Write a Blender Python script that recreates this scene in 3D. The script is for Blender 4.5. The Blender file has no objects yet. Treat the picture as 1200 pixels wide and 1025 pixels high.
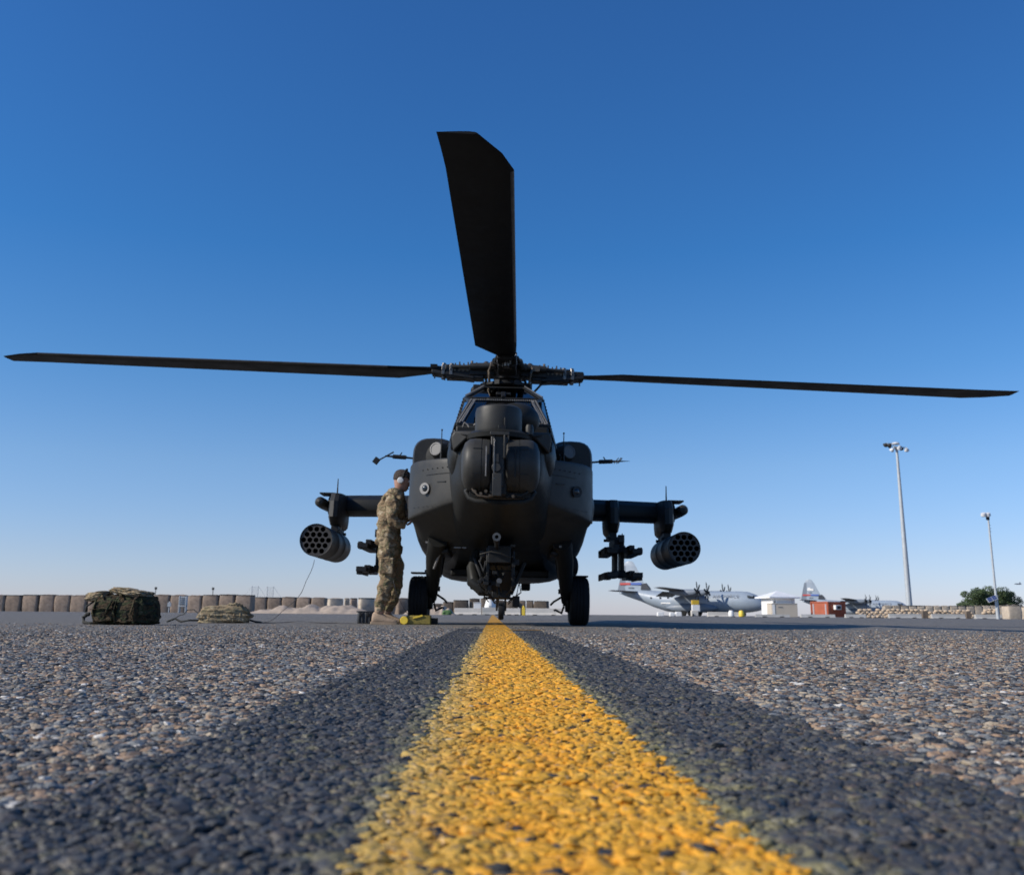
import bpy, bmesh, math, random
import numpy as np
from mathutils import Vector, Matrix, noise as mnoise
random.seed(7); np.random.seed(7)
R = math.radians
scn = bpy.context.scene
col = scn.collection

# ------------------------------------------------------------------ camera
CAM_H = 0.134
PITCH, ROLL, FPX = R(13.0), R(0.44), 1160.0
cd = bpy.data.cameras.new('camera'); cam = bpy.data.objects.new('camera', cd); col.objects.link(cam)
cam.matrix_world = Matrix.Translation((0, 0, CAM_H)) @ Matrix.Rotation(R(90) + PITCH, 4, 'X') @ Matrix.Rotation(ROLL, 4, 'Z')
cd.sensor_width = 36; cd.sensor_fit = 'HORIZONTAL'; cd.lens = 36 * FPX / 1200
cd.shift_y = -61 / 1200
cd.clip_start = 0.02; cd.clip_end = 12000
cd.dof.use_dof = True; cd.dof.focus_distance = 2.8; cd.dof.aperture_fstop = 9.5
scn.camera = cam

# ------------------------------------------------------------------ light
SUN_EL, SUN_BACK = R(31.0), R(17.0)      # sun to the left, a little behind the camera
w = bpy.data.worlds.new('World'); scn.world = w; w.use_nodes = True
nt = w.node_tree; bg = nt.nodes['Background']
sky = nt.nodes.new('ShaderNodeTexSky'); sky.sky_type = 'NISHITA'; sky.sun_disc = False
sky.sun_elevation = SUN_EL
sd = Vector((-math.cos(SUN_BACK) * math.cos(SUN_EL), -math.sin(SUN_BACK) * math.cos(SUN_EL), math.sin(SUN_EL)))
sky.sun_rotation = math.atan2(sd.x, sd.y)
sky.altitude = 0; sky.air_density = 1.0; sky.dust_density = 0.2; sky.ozone_density = 8.0
hs = nt.nodes.new('ShaderNodeHueSaturation'); hs.inputs['Saturation'].default_value = 1.0; hs.inputs['Value'].default_value = 1.0
# the clear desert sky of the photograph: deep blue aloft, pale at the horizon (same all the way round)
wt = nt.nodes.new('ShaderNodeTexCoord'); wsx = nt.nodes.new('ShaderNodeSeparateXYZ'); nt.links.new(wt.outputs['Generated'], wsx.inputs[0])
wr = nt.nodes.new('ShaderNodeValToRGB'); els = wr.color_ramp.elements
SKYT = [(0, (1.14, 1.03, 1.24)), (.058, (1.14, 1.01, 1.13)), (.143, (1.08, 1.06, 1.10)), (.23, (.74, 1.0, 1.11)), (.349, (.46, .92, 1.14)), (.545, (.46, .88, 1.16)), (1, (.46, .88, 1.12))]
while len(els) < len(SKYT): els.new(.5)
for e_, (p_, c_) in zip(els, SKYT): e_.position = p_; e_.color = (*c_, 1)
wm = nt.nodes.new('ShaderNodeMixRGB'); wm.blend_type = 'MULTIPLY'; wm.inputs[0].default_value = 1
nt.links.new(wsx.outputs['Z'], wr.inputs[0]); nt.links.new(sky.outputs[0], hs.inputs['Color']); nt.links.new(hs.outputs[0], wm.inputs[1]); nt.links.new(wr.outputs[0], wm.inputs[2]); nt.links.new(wm.outputs[0], bg.inputs[0])
bg.inputs[1].default_value = 0.12
sl = bpy.data.lights.new('sun', 'SUN'); sl.energy = 4.8; sl.angle = R(0.53); sl.color = (1.0, 0.93, 0.82)
so = bpy.data.objects.new('sun', sl); col.objects.link(so)
so.rotation_euler = sd.to_track_quat('Z', 'Y').to_euler()
scn.view_settings.view_transform = 'Standard'; scn.view_settings.look = 'None'
scn.view_settings.gamma = 1; scn.view_settings.exposure = 0.0; scn.view_settings.use_curve_mapping = False

# ------------------------------------------------------------------ helpers
def tag(o, label=None, cat=None, group=None, kind=None):
    if label: o['label'] = label
    if cat: o['category'] = cat
    if group: o['group'] = group
    if kind: o['kind'] = kind
    return o
def empty(name, loc=(0, 0, 0), rot=(0, 0, 0), parent=None):
    o = bpy.data.objects.new(name, None); col.objects.link(o); o.location = loc; o.rotation_euler = rot
    o.empty_display_size = .2; o.parent = parent; return o
def at(px, py, Y):
    """Where the line of sight through photo pixel (px,py) meets the plane y = Y."""
    v = Vector(((px - 600) / FPX, -(py - 451.5) / FPX, -1))
    d = cam.matrix_world.to_3x3() @ v
    return Vector((d.x / d.y * Y, Y, CAM_H + d.z / d.y * Y))
def gx(px, Y, py=720): return at(px, py, Y).x
def link_mesh(name, me, mat, parent=None, loc=(0, 0, 0), rot=(0, 0, 0)):
    o = bpy.data.objects.new(name, me); col.objects.link(o); o.parent = parent; o.location = loc; o.rotation_euler = rot
    if mat and not me.materials: me.materials.append(mat)
    return o
def copy_tree(o, parent=None):
    c = o.copy(); col.objects.link(c); c.parent = parent
    for ch in list(o.children): copy_tree(ch, c)
    return c
class MB:
    def __init__(s): s.v = []; s.f = []
    def add(s, vs, fs):
        n = len(s.v); s.v += [tuple(v) for v in vs]; s.f += [tuple(i + n for i in f) for f in fs]; return s
    def box(s, c, d, rot=None, taper=1.0):
        x, y, z = d[0] / 2, d[1] / 2, d[2] / 2
        vs = [Vector((a * x * (taper if k > 0 else 1), b * y * (taper if k > 0 else 1), k * z)) for k in (-1, 1) for b in (-1, 1) for a in (-1, 1)]
        if rot is not None: vs = [rot @ v for v in vs]
        vs = [v + Vector(c) for v in vs]
        return s.add(vs, [(0, 2, 3, 1), (4, 5, 7, 6), (0, 1, 5, 4), (2, 6, 7, 3), (0, 4, 6, 2), (1, 3, 7, 5)])
    def bar(s, p0, p1, wd, th, up=(0, 0, 1)):
        p0, p1 = Vector(p0), Vector(p1); a = (p1 - p0); L = a.length; a.normalize()
        u = a.cross(Vector(up)); 
        if u.length < 1e-4: u = a.cross(Vector((1, 0, 0)))
        u.normalize(); t = u.cross(a)
        return s.box((p0 + p1) / 2, (wd, L, th), Matrix((u, a, t)).transposed())
    def cyl(s, p0, p1, r0, r1=None, n=16, cap=True, sq=1.0):
        p0, p1 = Vector(p0), Vector(p1); r1 = r0 if r1 is None else r1
        a = (p1 - p0).normalized(); u = a.cross(Vector((0, 0, 1)))
        if u.length < 1e-3: u = Vector((1, 0, 0))
        u.normalize(); t = u.cross(a)
        vs = []
        for p, r in ((p0, r0), (p1, r1)):
            for i in range(n):
                an = 2 * math.pi * i / n; vs.append(p + u * (math.cos(an) * r) + t * (math.sin(an) * r * sq))
        fs = [(i, (i + 1) % n, n + (i + 1) % n, n + i) for i in range(n)]
        if cap: fs += [tuple(range(n))[::-1], tuple(range(n, 2 * n))]
        return s.add(vs, fs)
    def tube(s, pts, r, n=8):
        pts = [Vector(p) for p in pts]; rings = []
        for i, p in enumerate(pts):
            a = (pts[min(i + 1, len(pts) - 1)] - pts[max(i - 1, 0)]).normalized()
            u = a.cross(Vector((0.01, .02, 1))); u.normalize(); t = u.cross(a)
            rr = r[i] if isinstance(r, (list, tuple)) else r
            rings.append([p + u * math.cos(2 * math.pi * k / n) * rr + t * math.sin(2 * math.pi * k / n) * rr for k in range(n)])
        return s.loft(rings)
    def loft(s, rings, closed=True, cap=True):
        n = len(rings[0]); vs = [p for r in rings for p in r]; fs = []
        for i in range(len(rings) - 1):
            for k in range(n if closed else n - 1):
                fs.append((i * n + k, i * n + (k + 1) % n, (i + 1) * n + (k + 1) % n, (i + 1) * n + k))
        if cap and closed: fs += [tuple(range(n))[::-1], tuple(range((len(rings) - 1) * n, len(rings) * n))]
        return s.add(vs, fs)
    def lathe(s, prof, origin=(0, 0, 0), axis='z', n=24, cap=True):
        rings = []
        for r, h in prof:
            ring = []
            for k in range(n):
                a = 2 * math.pi * k / n; c, d = math.cos(a) * r, math.sin(a) * r
                q = {'z': (c, d, h), 'x': (h, c, d), 'y': (d, h, c)}[axis]
                ring.append(Vector(q) + Vector(origin))
            rings.append(ring)
        return s.loft(rings, cap=cap)
    def ell(s, c, r, nu=14, nv=9):
        prof = [(max(1e-4, math.sin(math.pi * i / nv)), -math.cos(math.pi * i / nv)) for i in range(nv + 1)]
        m = MB().lathe(prof, n=nu, cap=False)
        return s.add([(c[0] + v[0] * r[0], c[1] + v[1] * r[1], c[2] + v[2] * r[2]) for v in m.v], m.f)
    def prism(s, poly, axis, a, b):
        """poly: 2-D outline extruded from a to b along the axis."""
        def P(p, h): return {'x': (h, p[0], p[1]), 'y': (p[0], h, p[1]), 'z': (p[0], p[1], h)}[axis]
        return s.loft([[Vector(P(p, a)) for p in poly], [Vector(P(p, b)) for p in poly]])
    def mirror(s):
        n = len(s.v); s.v += [(-x, y, z) for x, y, z in s.v]; s.f += [tuple(i + n for i in f)[::-1] for f in s.f[:]]; return s
    def build(s, name, mat, parent=None, smooth=True, bevel=0, sub=0, loc=(0, 0, 0), rot=(0, 0, 0), ang=35):
        me = bpy.data.meshes.new(name); me.from_pydata([tuple(v) for v in s.v], [], s.f)
        bm = bmesh.new(); bm.from_mesh(me); bmesh.ops.remove_doubles(bm, verts=bm.verts, dist=1e-5)
        bmesh.ops.recalc_face_normals(bm, faces=bm.faces)
        if smooth:
            for f in bm.faces: f.smooth = True
            if not sub:
                for e in bm.edges:
                    if len(e.link_faces) == 2 and e.calc_face_angle(0) > R(ang): e.smooth = False
        bm.to_mesh(me); bm.free()
        o = link_mesh(name, me, mat, parent, loc, rot)
        if bevel:
            b = o.modifiers.new('bevel', 'BEVEL'); b.width = bevel; b.segments = 2; b.limit_method = 'ANGLE'; b.angle_limit = R(30); b.harden_normals = False
        if sub:
            m = o.modifiers.new('sub', 'SUBSURF'); m.levels = sub; m.render_levels = sub
        return o

# ------------------------------------------------------------------ materials
def newmat(name):
    m = bpy.data.materials.new(name); m.use_nodes = True; t = m.node_tree
    return m, t, t.nodes['Principled BSDF']
def N(t, kind, **kw):
    n = t.nodes.new(kind)
    for k, v in kw.items():
        if hasattr(n, k) and k not in n.inputs: setattr(n, k, v)
        else: n.inputs[k].default_value = v
    return n
def ramp(t, fac, stops, interp='LINEAR'):
    r = t.nodes.new('ShaderNodeValToRGB'); r.color_ramp.interpolation = interp
    e = r.color_ramp.elements
    while len(e) < len(stops): e.new(0.5)
    for el, (p, c) in zip(e, stops): el.position = p; el.color = (*c, 1) if len(c) == 3 else c
    t.links.new(fac, r.inputs[0]); return r.outputs[0]
def mat(name, c, rough=.6, metal=0, var=.25, scale=8, bump=0, bscale=40, spec=.5, dirt=None, ovar=0):
    m, t, b = newmat(name)
    tc = N(t, 'ShaderNodeTexCoord')
    n1 = N(t, 'ShaderNodeTexNoise', Scale=scale, Detail=6.0, Roughness=.6); t.links.new(tc.outputs['Object'], n1.inputs['Vector'])
    lo = tuple(x * (1 - var) for x in c); hi = tuple(min(1, x * (1 + var)) for x in c)
    cc = ramp(t, n1.outputs[0], [(.3, lo), (.7, hi)])
    if dirt:
        n3 = N(t, 'ShaderNodeTexNoise', Scale=scale * .4, Detail=8.0, Roughness=.7); t.links.new(tc.outputs['Object'], n3.inputs['Vector'])
        f = ramp(t, n3.outputs[0], [(.52, (0, 0, 0)), (.68, (.6, .6, .6))])
        mx = N(t, 'ShaderNodeMixRGB'); t.links.new(f, mx.inputs[0]); t.links.new(cc, mx.inputs[1]); mx.inputs[2].default_value = (*dirt, 1); cc = mx.outputs[0]
    if ovar:
        oi = N(t, 'ShaderNodeObjectInfo'); mo = N(t, 'ShaderNodeMixRGB', blend_type='MULTIPLY'); mo.inputs[0].default_value = 1
        t.links.new(cc, mo.inputs[1]); t.links.new(ramp(t, oi.outputs['Random'], [(0, (1 - ovar, 1 - ovar * 1.05, 1 - ovar * 1.1)), (1, (1 + ovar,) * 3)]), mo.inputs[2]); cc = mo.outputs[0]
    t.links.new(cc, b.inputs['Base Color'])
    rr = ramp(t, n1.outputs[0], [(.3, (rough * .82,) * 3), (.7, (min(1, rough * 1.15),) * 3)]); t.links.new(rr, b.inputs['Roughness'])
    b.inputs['Metallic'].default_value = metal; b.inputs['Specular IOR Level'].default_value = spec
    if bump:
        n2 = N(t, 'ShaderNodeTexNoise', Scale=bscale, Detail=5.0); t.links.new(tc.outputs['Object'], n2.inputs['Vector'])
        bp = N(t, 'ShaderNodeBump', Strength=bump, Distance=.02); t.links.new(n2.outputs[0], bp.inputs['Height']); t.links.new(bp.outputs[0], b.inputs['Normal'])
    return m
def camo(name, cols, scale=9, bump=.5):
    m, t, b = newmat(name); tc = N(t, 'ShaderNodeTexCoord')
    mp = N(t, 'ShaderNodeMapping'); mp.inputs['Scale'].default_value = (1, 1, 1.7); t.links.new(tc.outputs['Object'], mp.inputs[0])
    a = N(t, 'ShaderNodeTexNoise', Scale=scale, Detail=3.0, Roughness=.55, Distortion=.6); t.links.new(mp.outputs[0], a.inputs['Vector'])
    c1 = ramp(t, a.outputs[0], [(0, cols[0]), (.42, cols[1]), (.47, cols[2]), (.56, cols[0]), (.62, cols[3])], 'CONSTANT')
    n2 = N(t, 'ShaderNodeTexNoise', Scale=scale * 4, Detail=8.0, Roughness=.7); t.links.new(tc.outputs['Object'], n2.inputs['Vector'])
    mx = N(t, 'ShaderNodeMixRGB', blend_type='MULTIPLY'); mx.inputs[0].default_value = .6
    t.links.new(c1, mx.inputs[1]); t.links.new(ramp(t, n2.outputs[0], [(.3, (.6, .6, .6)), (.7, (1.25, 1.25, 1.25))]), mx.inputs[2])
    t.links.new(mx.outputs[0], b.inputs['Base Color']); b.inputs['Roughness'].default_value = .9; b.inputs['Specular IOR Level'].default_value = .2
    n3 = N(t, 'ShaderNodeTexNoise', Scale=scale * 1.6, Detail=4.0, Distortion=1.2); t.links.new(mp.outputs[0], n3.inputs['Vector'])
    bp = N(t, 'ShaderNodeBump', Strength=bump, Distance=.05); t.links.new(n3.outputs[0], bp.inputs['Height']); t.links.new(bp.outputs[0], b.inputs['Normal'])
    return m

M = {}
M['paint'] = mat('heli_paint', (.018, .018, .0165), .5, var=.16, scale=3, bump=.04, bscale=14, spec=.22, dirt=(.034, .032, .028))
M['paint2'] = mat('heli_paint_panel', (.036, .0345, .031), .5, var=.18, scale=5, bump=.04, bscale=18, spec=.28, dirt=(.042, .040, .035))
M['dark'] = mat('dark_metal', (.010, .010, .010), .55, var=.3, scale=12, spec=.35)
M['blade'] = mat('blade_paint', (.005, .005, .005), .55, var=.25, scale=3, spec=.2)
M['steel'] = mat('worn_steel', (.16, .15, .14), .38, metal=.8, var=.3, scale=20)
M['brass'] = mat('hub_bronze', (.11, .085, .06), .45, metal=.6, var=.4, scale=20)
M['rubber'] = mat('tyre_rubber', (.010, .010, .010), .8, var=.3, scale=20, spec=.3, bump=.15, bscale=60)
M['rim'] = mat('seal_strip', (.22, .21, .20), .6, var=.3, scale=30)
M['lens'] = mat('intake_screen', (.11, .105, .10), .45, var=.2, scale=50)
M['black'] = mat('matt_black', (.006, .006, .006), .8, var=.1)
M['tube'] = mat('pod_face', (.06, .052, .045), .55, var=.3, scale=20)
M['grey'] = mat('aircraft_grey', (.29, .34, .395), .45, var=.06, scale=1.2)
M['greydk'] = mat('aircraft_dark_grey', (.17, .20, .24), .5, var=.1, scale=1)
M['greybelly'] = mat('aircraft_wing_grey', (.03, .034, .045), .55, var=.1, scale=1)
M['white'] = mat('white_paint', (.80, .78, .74), .55, var=.06, scale=3)
M['red'] = mat('red_stripe', (.5, .06, .05), .5, var=.1)
M['blue'] = mat('blue_stripe', (.06, .12, .4), .5, var=.1)
M['mark'] = mat('grey_marking', (.13, .15, .18), .6, var=.1)
M['concrete'] = mat('barrier_concrete', (.56, .52, .46), .9, ovar=.08, var=.12, scale=1.5, bump=.4, bscale=6, dirt=(.33, .30, .26))
M['concrete2'] = mat('barrier_concrete_grey', (.40, .39, .365), .9, ovar=.08, var=.12, scale=1.5, bump=.4, bscale=6, dirt=(.26, .26, .25))
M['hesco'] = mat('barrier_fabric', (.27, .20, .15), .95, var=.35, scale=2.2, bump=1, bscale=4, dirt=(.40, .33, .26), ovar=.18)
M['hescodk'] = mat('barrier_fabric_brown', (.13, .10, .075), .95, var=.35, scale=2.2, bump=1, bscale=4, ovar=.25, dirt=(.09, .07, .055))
M['hescolt'] = mat('barrier_fabric_pale', (.42, .35, .27), .95, var=.2, scale=2, bump=.8, bscale=4, ovar=.12, dirt=(.30, .25, .19))
M['netting'] = mat('dark_netting', (.03, .03, .03), .9, var=.3, scale=2)
M['sand'] = mat('sand_heap', (.42, .33, .25), .95, var=.2, scale=1.2, bump=1, bscale=3)
M['bag'] = mat('sandbag_cloth', (.56, .43, .30), .95, var=.2, scale=2, bump=.6, bscale=6, dirt=(.34, .26, .18))
M['orange'] = mat('container_paint', (.48, .12, .055), .6, var=.15, scale=1.0, dirt=(.36, .10, .06))
M['beige'] = mat('beige_render', (.52, .45, .36), .8, var=.06, scale=1)
M['roof'] = mat('white_roof', (.82, .81, .79), .5, var=.05, scale=1)
M['pole'] = mat('galvanised_pole', (.42, .44, .45), .5, metal=.1, var=.1, scale=1.5)
M['lamp'] = mat('lamp_housing', (.62, .63, .64), .4, var=.1)
M['solar'] = mat('solar_cells', (.03, .05, .14), .25, var=.15, scale=6)
M['yellowp'] = mat('yellow_plastic', (.62, .40, .03), .5, var=.1)
M['olive'] = mat('chock_olive_yellow', (.22, .17, .03), .6, var=.3, scale=8, dirt=(.08, .07, .03))
M['chockcap'] = mat('chock_yellow_end', (.85, .60, .06), .5, var=.15)
M['case'] = mat('black_case', (.03, .032, .036), .55, var=.2, scale=10)
M['cable'] = mat('cable_black', (.03, .03, .035), .6, var=.1)
M['boot'] = mat('boot_suede', (.36, .26, .18), .9, var=.15, scale=25, bump=.3, bscale=60)
M['sole'] = mat('boot_sole', (.30, .22, .15), .9, var=.15, scale=25)
M['skin'] = mat('skin', (.36, .20, .14), .5, var=.1, scale=10)
M['hair'] = mat('hair_brown', (.035, .022, .016), .8, var=.3, scale=60, bump=.6, bscale=120)
M['muff'] = mat('white_ear_cup', (.6, .6, .58), .4, var=.05)
M['strap'] = mat('webbing_strap', (.035, .035, .03), .85, var=.2, scale=30)
M['green'] = mat('green_plastic', (.08, .16, .05), .8, var=.3)
M['multicam'] = camo('camouflage_uniform', [(.33, .25, .155), (.16, .15, .08), (.23, .16, .095), (.41, .335, .23)], 7, .8)
M['woodland'] = camo('camouflage_pack', [(.040, .046, .022), (.016, .016, .012), (.065, .046, .027), (.11, .095, .055)], 7, .8)
M['tanbag'] = camo('tan_camouflage_pack', [(.34, .27, .17), (.24, .20, .12), (.28, .21, .13), (.42, .35, .24)], 6)
M['bark'] = mat('bark', (.10, .075, .055), .9, var=.3, scale=3)
M['leaf'] = mat('leaf_green', (.055, .085, .03), .7, var=.45, scale=.8)
def glass_mat():
    m, t, b = newmat('cockpit_glass'); out = t.nodes['Material Output']
    gl = N(t, 'ShaderNodeBsdfGlossy', Roughness=.02); gl.inputs['Color'].default_value = (.80, .82, .84, 1)
    tr = N(t, 'ShaderNodeBsdfTransparent'); tr.inputs['Color'].default_value = (.22, .24, .23, 1)
    fr = N(t, 'ShaderNodeFresnel', IOR=1.42); mx = N(t, 'ShaderNodeMixShader')
    t.links.new(fr.outputs[0], mx.inputs[0]); t.links.new(tr.outputs[0], mx.inputs[1]); t.links.new(gl.outputs[0], mx.inputs[2]); t.links.new(mx.outputs[0], out.inputs[0])
    return m
M['glass'] = glass_mat()
M['glassdk'] = mat('dark_window', (.02, .025, .03), .12, var=.1)

# ------------------------------------------------------------------ ground
VX, C0 = -0.0176, 0.0424            # the painted line runs along x = C0 + VX * y
LW, BW = 0.118, 0.232               # half width of the yellow line, width of each black border
LINE_END = 420.0
def asphalt(name, mode):
    m, t, b = newmat(name); tc = N(t, 'ShaderNodeTexCoord')
    vo = N(t, 'ShaderNodeTexVoronoi', Scale=105.0); t.links.new(tc.outputs['Object'], vo.inputs['Vector'])
    sep = N(t, 'ShaderNodeSeparateColor'); t.links.new(vo.outputs['Color'], sep.inputs[0])
    big = N(t, 'ShaderNodeTexNoise', Scale=.35, Detail=6.0, Roughness=.6); t.links.new(tc.outputs['Object'], big.inputs['Vector'])
    stone = ramp(t, sep.outputs[0], [(0, (.09, .088, .085)), (.3, (.155, .155, .153)), (.5, (.195, .195, .188)), (.72, (.24, .20, .16)), (.86, (.30, .265, .225)), (.965, (.55, .54, .5))])
    v2 = N(t, 'ShaderNodeTexVoronoi', Scale=26.0); t.links.new(tc.outputs['Object'], v2.inputs['Vector'])
    s2_ = N(t, 'ShaderNodeSeparateColor'); t.links.new(v2.outputs['Color'], s2_.inputs[0])
    n9 = N(t, 'ShaderNodeTexNoise', Scale=22.0, Detail=5.0, Roughness=.8); t.links.new(tc.outputs['Object'], n9.inputs['Vector'])
    mm_ = N(t, 'ShaderNodeMixRGB', blend_type='MULTIPLY'); mm_.inputs[0].default_value = .75
    t.links.new(stone, mm_.inputs[1]); t.links.new(ramp(t, n9.outputs[0], [(.38, (.35, .35, .36)), (.62, (1.55, 1.52, 1.48))]), mm_.inputs[2]); stone = mm_.outputs[0]
    dist_ = ramp(t, v2.outputs['Distance'], [(.20, (1, 1, 1)), (.30, (0, 0, 0))]); sel_ = ramp(t, s2_.outputs[0], [(.90, (0, 0, 0)), (.91, (1, 1, 1))])
    sm_ = N(t, 'ShaderNodeMath', operation='MULTIPLY'); t.links.new(dist_, sm_.inputs[0]); t.links.new(sel_, sm_.inputs[1])
    m8 = N(t, 'ShaderNodeMixRGB'); t.links.new(sm_.outputs[0], m8.inputs[0]); t.links.new(stone, m8.inputs[1]); m8.inputs[2].default_value = (.62, .60, .56, 1); stone = m8.outputs[0]
    mul = N(t, 'ShaderNodeMixRGB', blend_type='MULTIPLY'); mul.inputs[0].default_value = 1
    t.links.new(stone, mul.inputs[1]); t.links.new(ramp(t, big.outputs[0], [(.3, (.88, .86, .83)), (.7, (1.10, 1.06, .99))]), mul.inputs[2])
    c = mul.outputs[0]
    pits = ramp(t, vo.outputs['Distance'], [(.40, (1, 1, 1)), (.70, (.35, .35, .35))])
    if mode != 'tar':
        wear = N(t, 'ShaderNodeTexNoise', Scale=60.0, Detail=5.0, Roughness=.7); t.links.new(tc.outputs['Object'], wear.inputs['Vector'])
        pc = {'yellow': (.66, .33, .03), 'black': (.052, .052, .054)}[mode]
        pn = N(t, 'ShaderNodeTexNoise', Scale=9.0, Detail=4.0); t.links.new(tc.outputs['Object'], pn.inputs['Vector'])
        pv = ramp(t, pn.outputs[0], [(.3, tuple(x * .8 for x in pc)), (.7, tuple(x * 1.12 for x in pc))])
        mx = N(t, 'ShaderNodeMixRGB'); t.links.new(ramp(t, wear.outputs[0], [(.60, (1, 1, 1)), (.70, (.15, .15, .15))]), mx.inputs[0])
        t.links.new(c, mx.inputs[1]); t.links.new(pv, mx.inputs[2]); c = mx.outputs[0]
    m2 = N(t, 'ShaderNodeMixRGB', blend_type='MULTIPLY'); m2.inputs[0].default_value = .9
    t.links.new(c, m2.inputs[1]); t.links.new(pits, m2.inputs[2]); t.links.new(m2.outputs[0], b.inputs['Base Color'])
    b.inputs['Roughness'].default_value = .75; b.inputs['Specular IOR Level'].default_value = .35
    inv = N(t, 'ShaderNodeMath', operation='SUBTRACT'); inv.inputs[0].default_value = 1; t.links.new(vo.outputs['Distance'], inv.inputs[1])
    bp = N(t, 'ShaderNodeBump', Strength=.6, Distance=.004); t.links.new(inv.outputs[0], bp.inputs['Height']); t.links.new(bp.outputs[0], b.inputs['Normal'])
    return m
def stone_mat(name, mode):
    """Chippings: each stone has its own colour; paint covers them unevenly."""
    m, t, b = newmat(name)
    ge = N(t, 'ShaderNodeNewGeometry'); oi = N(t, 'ShaderNodeObjectInfo'); sp = N(t, 'ShaderNodeSeparateXYZ'); t.links.new(ge.outputs['Position'], sp.inputs[0])
    stone = ramp(t, oi.outputs['Random'], [(0, (.035, .035, .035)), (.14, (.09, .092, .094)), (.28, (.15, .155, .155)), (.42, (.22, .22, .21)), (.50, (.14, .10, .07)), (.62, (.33, .22, .14)), (.78, (.37, .30, .215)), (.92, (.18, .18, .175)), (.98, (.62, .58, .52))], 'CONSTANT')
    fine = N(t, 'ShaderNodeTexNoise', Scale=420.0, Detail=4.0, Roughness=.7); t.links.new(ge.outputs['Position'], fine.inputs['Vector'])
    mu = N(t, 'ShaderNodeMixRGB', blend_type='MULTIPLY'); mu.inputs[0].default_value = 1
    t.links.new(stone, mu.inputs[1]); t.links.new(ramp(t, fine.outputs[0], [(.3, (.72, .72, .72)), (.7, (1.25, 1.25, 1.25))]), mu.inputs[2]); c = mu.outputs[0]
    rough = .62
    if mode != 'tar':
        # distance from the line's axis
        ax = N(t, 'ShaderNodeMath', operation='MULTIPLY_ADD'); t.links.new(sp.outputs['Y'], ax.inputs[0]); ax.inputs[1].default_value = -VX; ax.inputs[2].default_value = -C0
        d = N(t, 'ShaderNodeMath', operation='ADD'); t.links.new(sp.outputs['X'], d.inputs[0]); t.links.new(ax.outputs[0], d.inputs[1])
        wob = N(t, 'ShaderNodeTexNoise', Scale=38.0, Detail=5.0, Roughness=.65); t.links.new(ge.outputs['Position'], wob.inputs['Vector'])
        wear = N(t, 'ShaderNodeTexNoise', Scale=75.0, Detail=6.0, Roughness=.75); t.links.new(ge.outputs['Position'], wear.inputs['Vector'])
        hz = N(t, 'ShaderNodeMapRange'); t.links.new(sp.outputs['Z'], hz.inputs['Value'])
        hz.inputs['From Min'].default_value = -.002; hz.inputs['From Max'].default_value = .003
        tone = N(t, 'ShaderNodeTexNoise', Scale=14.0, Detail=5.0); t.links.new(ge.outputs['Position'], tone.inputs['Vector'])
        if mode == 'yellow':
            paint = ramp(t, tone.outputs[0], [(.3, (.60, .34, .045)), (.5, (.70, .34, .022)), (.7, (.68, .29, .015))])
            # thin at the left edge: greener, more gaps
            le = N(t, 'ShaderNodeMapRange'); t.links.new(d.outputs[0], le.inputs['Value']); le.inputs['From Min'].default_value = -.118; le.inputs['From Max'].default_value = -.03
            thin = ramp(t, le.outputs[0], [(0, (.075,) * 3), (.6, (.02,) * 3), (1, (0,) * 3)])
            e2 = N(t, 'ShaderNodeMixRGB'); t.links.new(ramp(t, le.outputs[0], [(0, (.75,) * 3), (.8, (0,) * 3)]), e2.inputs[0]); t.links.new(paint, e2.inputs[1]); e2.inputs[2].default_value = (.42, .32, .10, 1); paint = e2.outputs[0]
            wear.inputs['Scale'].default_value = 120.0
            a = N(t, 'ShaderNodeMath', operation='ADD'); t.links.new(wear.outputs[0], a.inputs[0]); t.links.new(thin, a.inputs[1])
            mask = ramp(t, a.outputs[0], [(.575, (1, 1, 1)), (.66, (.25, .25, .25))])
            rnd = N(t, 'ShaderNodeMath', operation='GREATER_THAN'); t.links.new(oi.outputs['Random'], rnd.inputs[0]); rnd.inputs[1].default_value = .035
            mm = N(t, 'ShaderNodeMath', operation='MULTIPLY'); t.links.new(mask, mm.inputs[0]); t.links.new(rnd.outputs[0], mm.inputs[1])
            mx = N(t, 'ShaderNodeMixRGB'); t.links.new(mm.outputs[0], mx.inputs[0]); t.links.new(c, mx.inputs[1]); t.links.new(paint, mx.inputs[2]); c = mx.outputs[0]
        else:
            paint = ramp(t, tone.outputs[0], [(.3, (.030, .030, .030)), (.7, (.070, .069, .068))])
            mask = ramp(t, wear.outputs[0], [(.54, (.93,) * 3), (.68, (.40,) * 3)])
            mx = N(t, 'ShaderNodeMixRGB'); t.links.new(mask, mx.inputs[0]); t.links.new(c, mx.inputs[1]); t.links.new(paint, mx.inputs[2])
            # old yellow-green overspray beside the line, wider on the right
            rt = N(t, 'ShaderNodeMapRange'); t.links.new(d.outputs[0], rt.inputs['Value']); rt.inputs['From Min'].default_value = .10; rt.inputs['From Max'].default_value = .20
            lt = N(t, 'ShaderNodeMapRange'); t.links.new(d.outputs[0], lt.inputs['Value']); lt.inputs['From Min'].default_value = -.165; lt.inputs['From Max'].default_value = -.11; 
            fr_ = ramp(t, rt.outputs[0], [(0, (.0,) * 3), (.08, (.24,) * 3), (.45, (.10,) * 3), (1, (0,) * 3)])
            fl_ = ramp(t, lt.outputs[0], [(0, (0,) * 3), (.85, (.17,) * 3), (.99, (.2,) * 3), (1, (0,) * 3)])
            s1 = N(t, 'ShaderNodeMath', operation='ADD'); t.links.new(fr_, s1.inputs[0]); t.links.new(fl_, s1.inputs[1])
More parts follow.
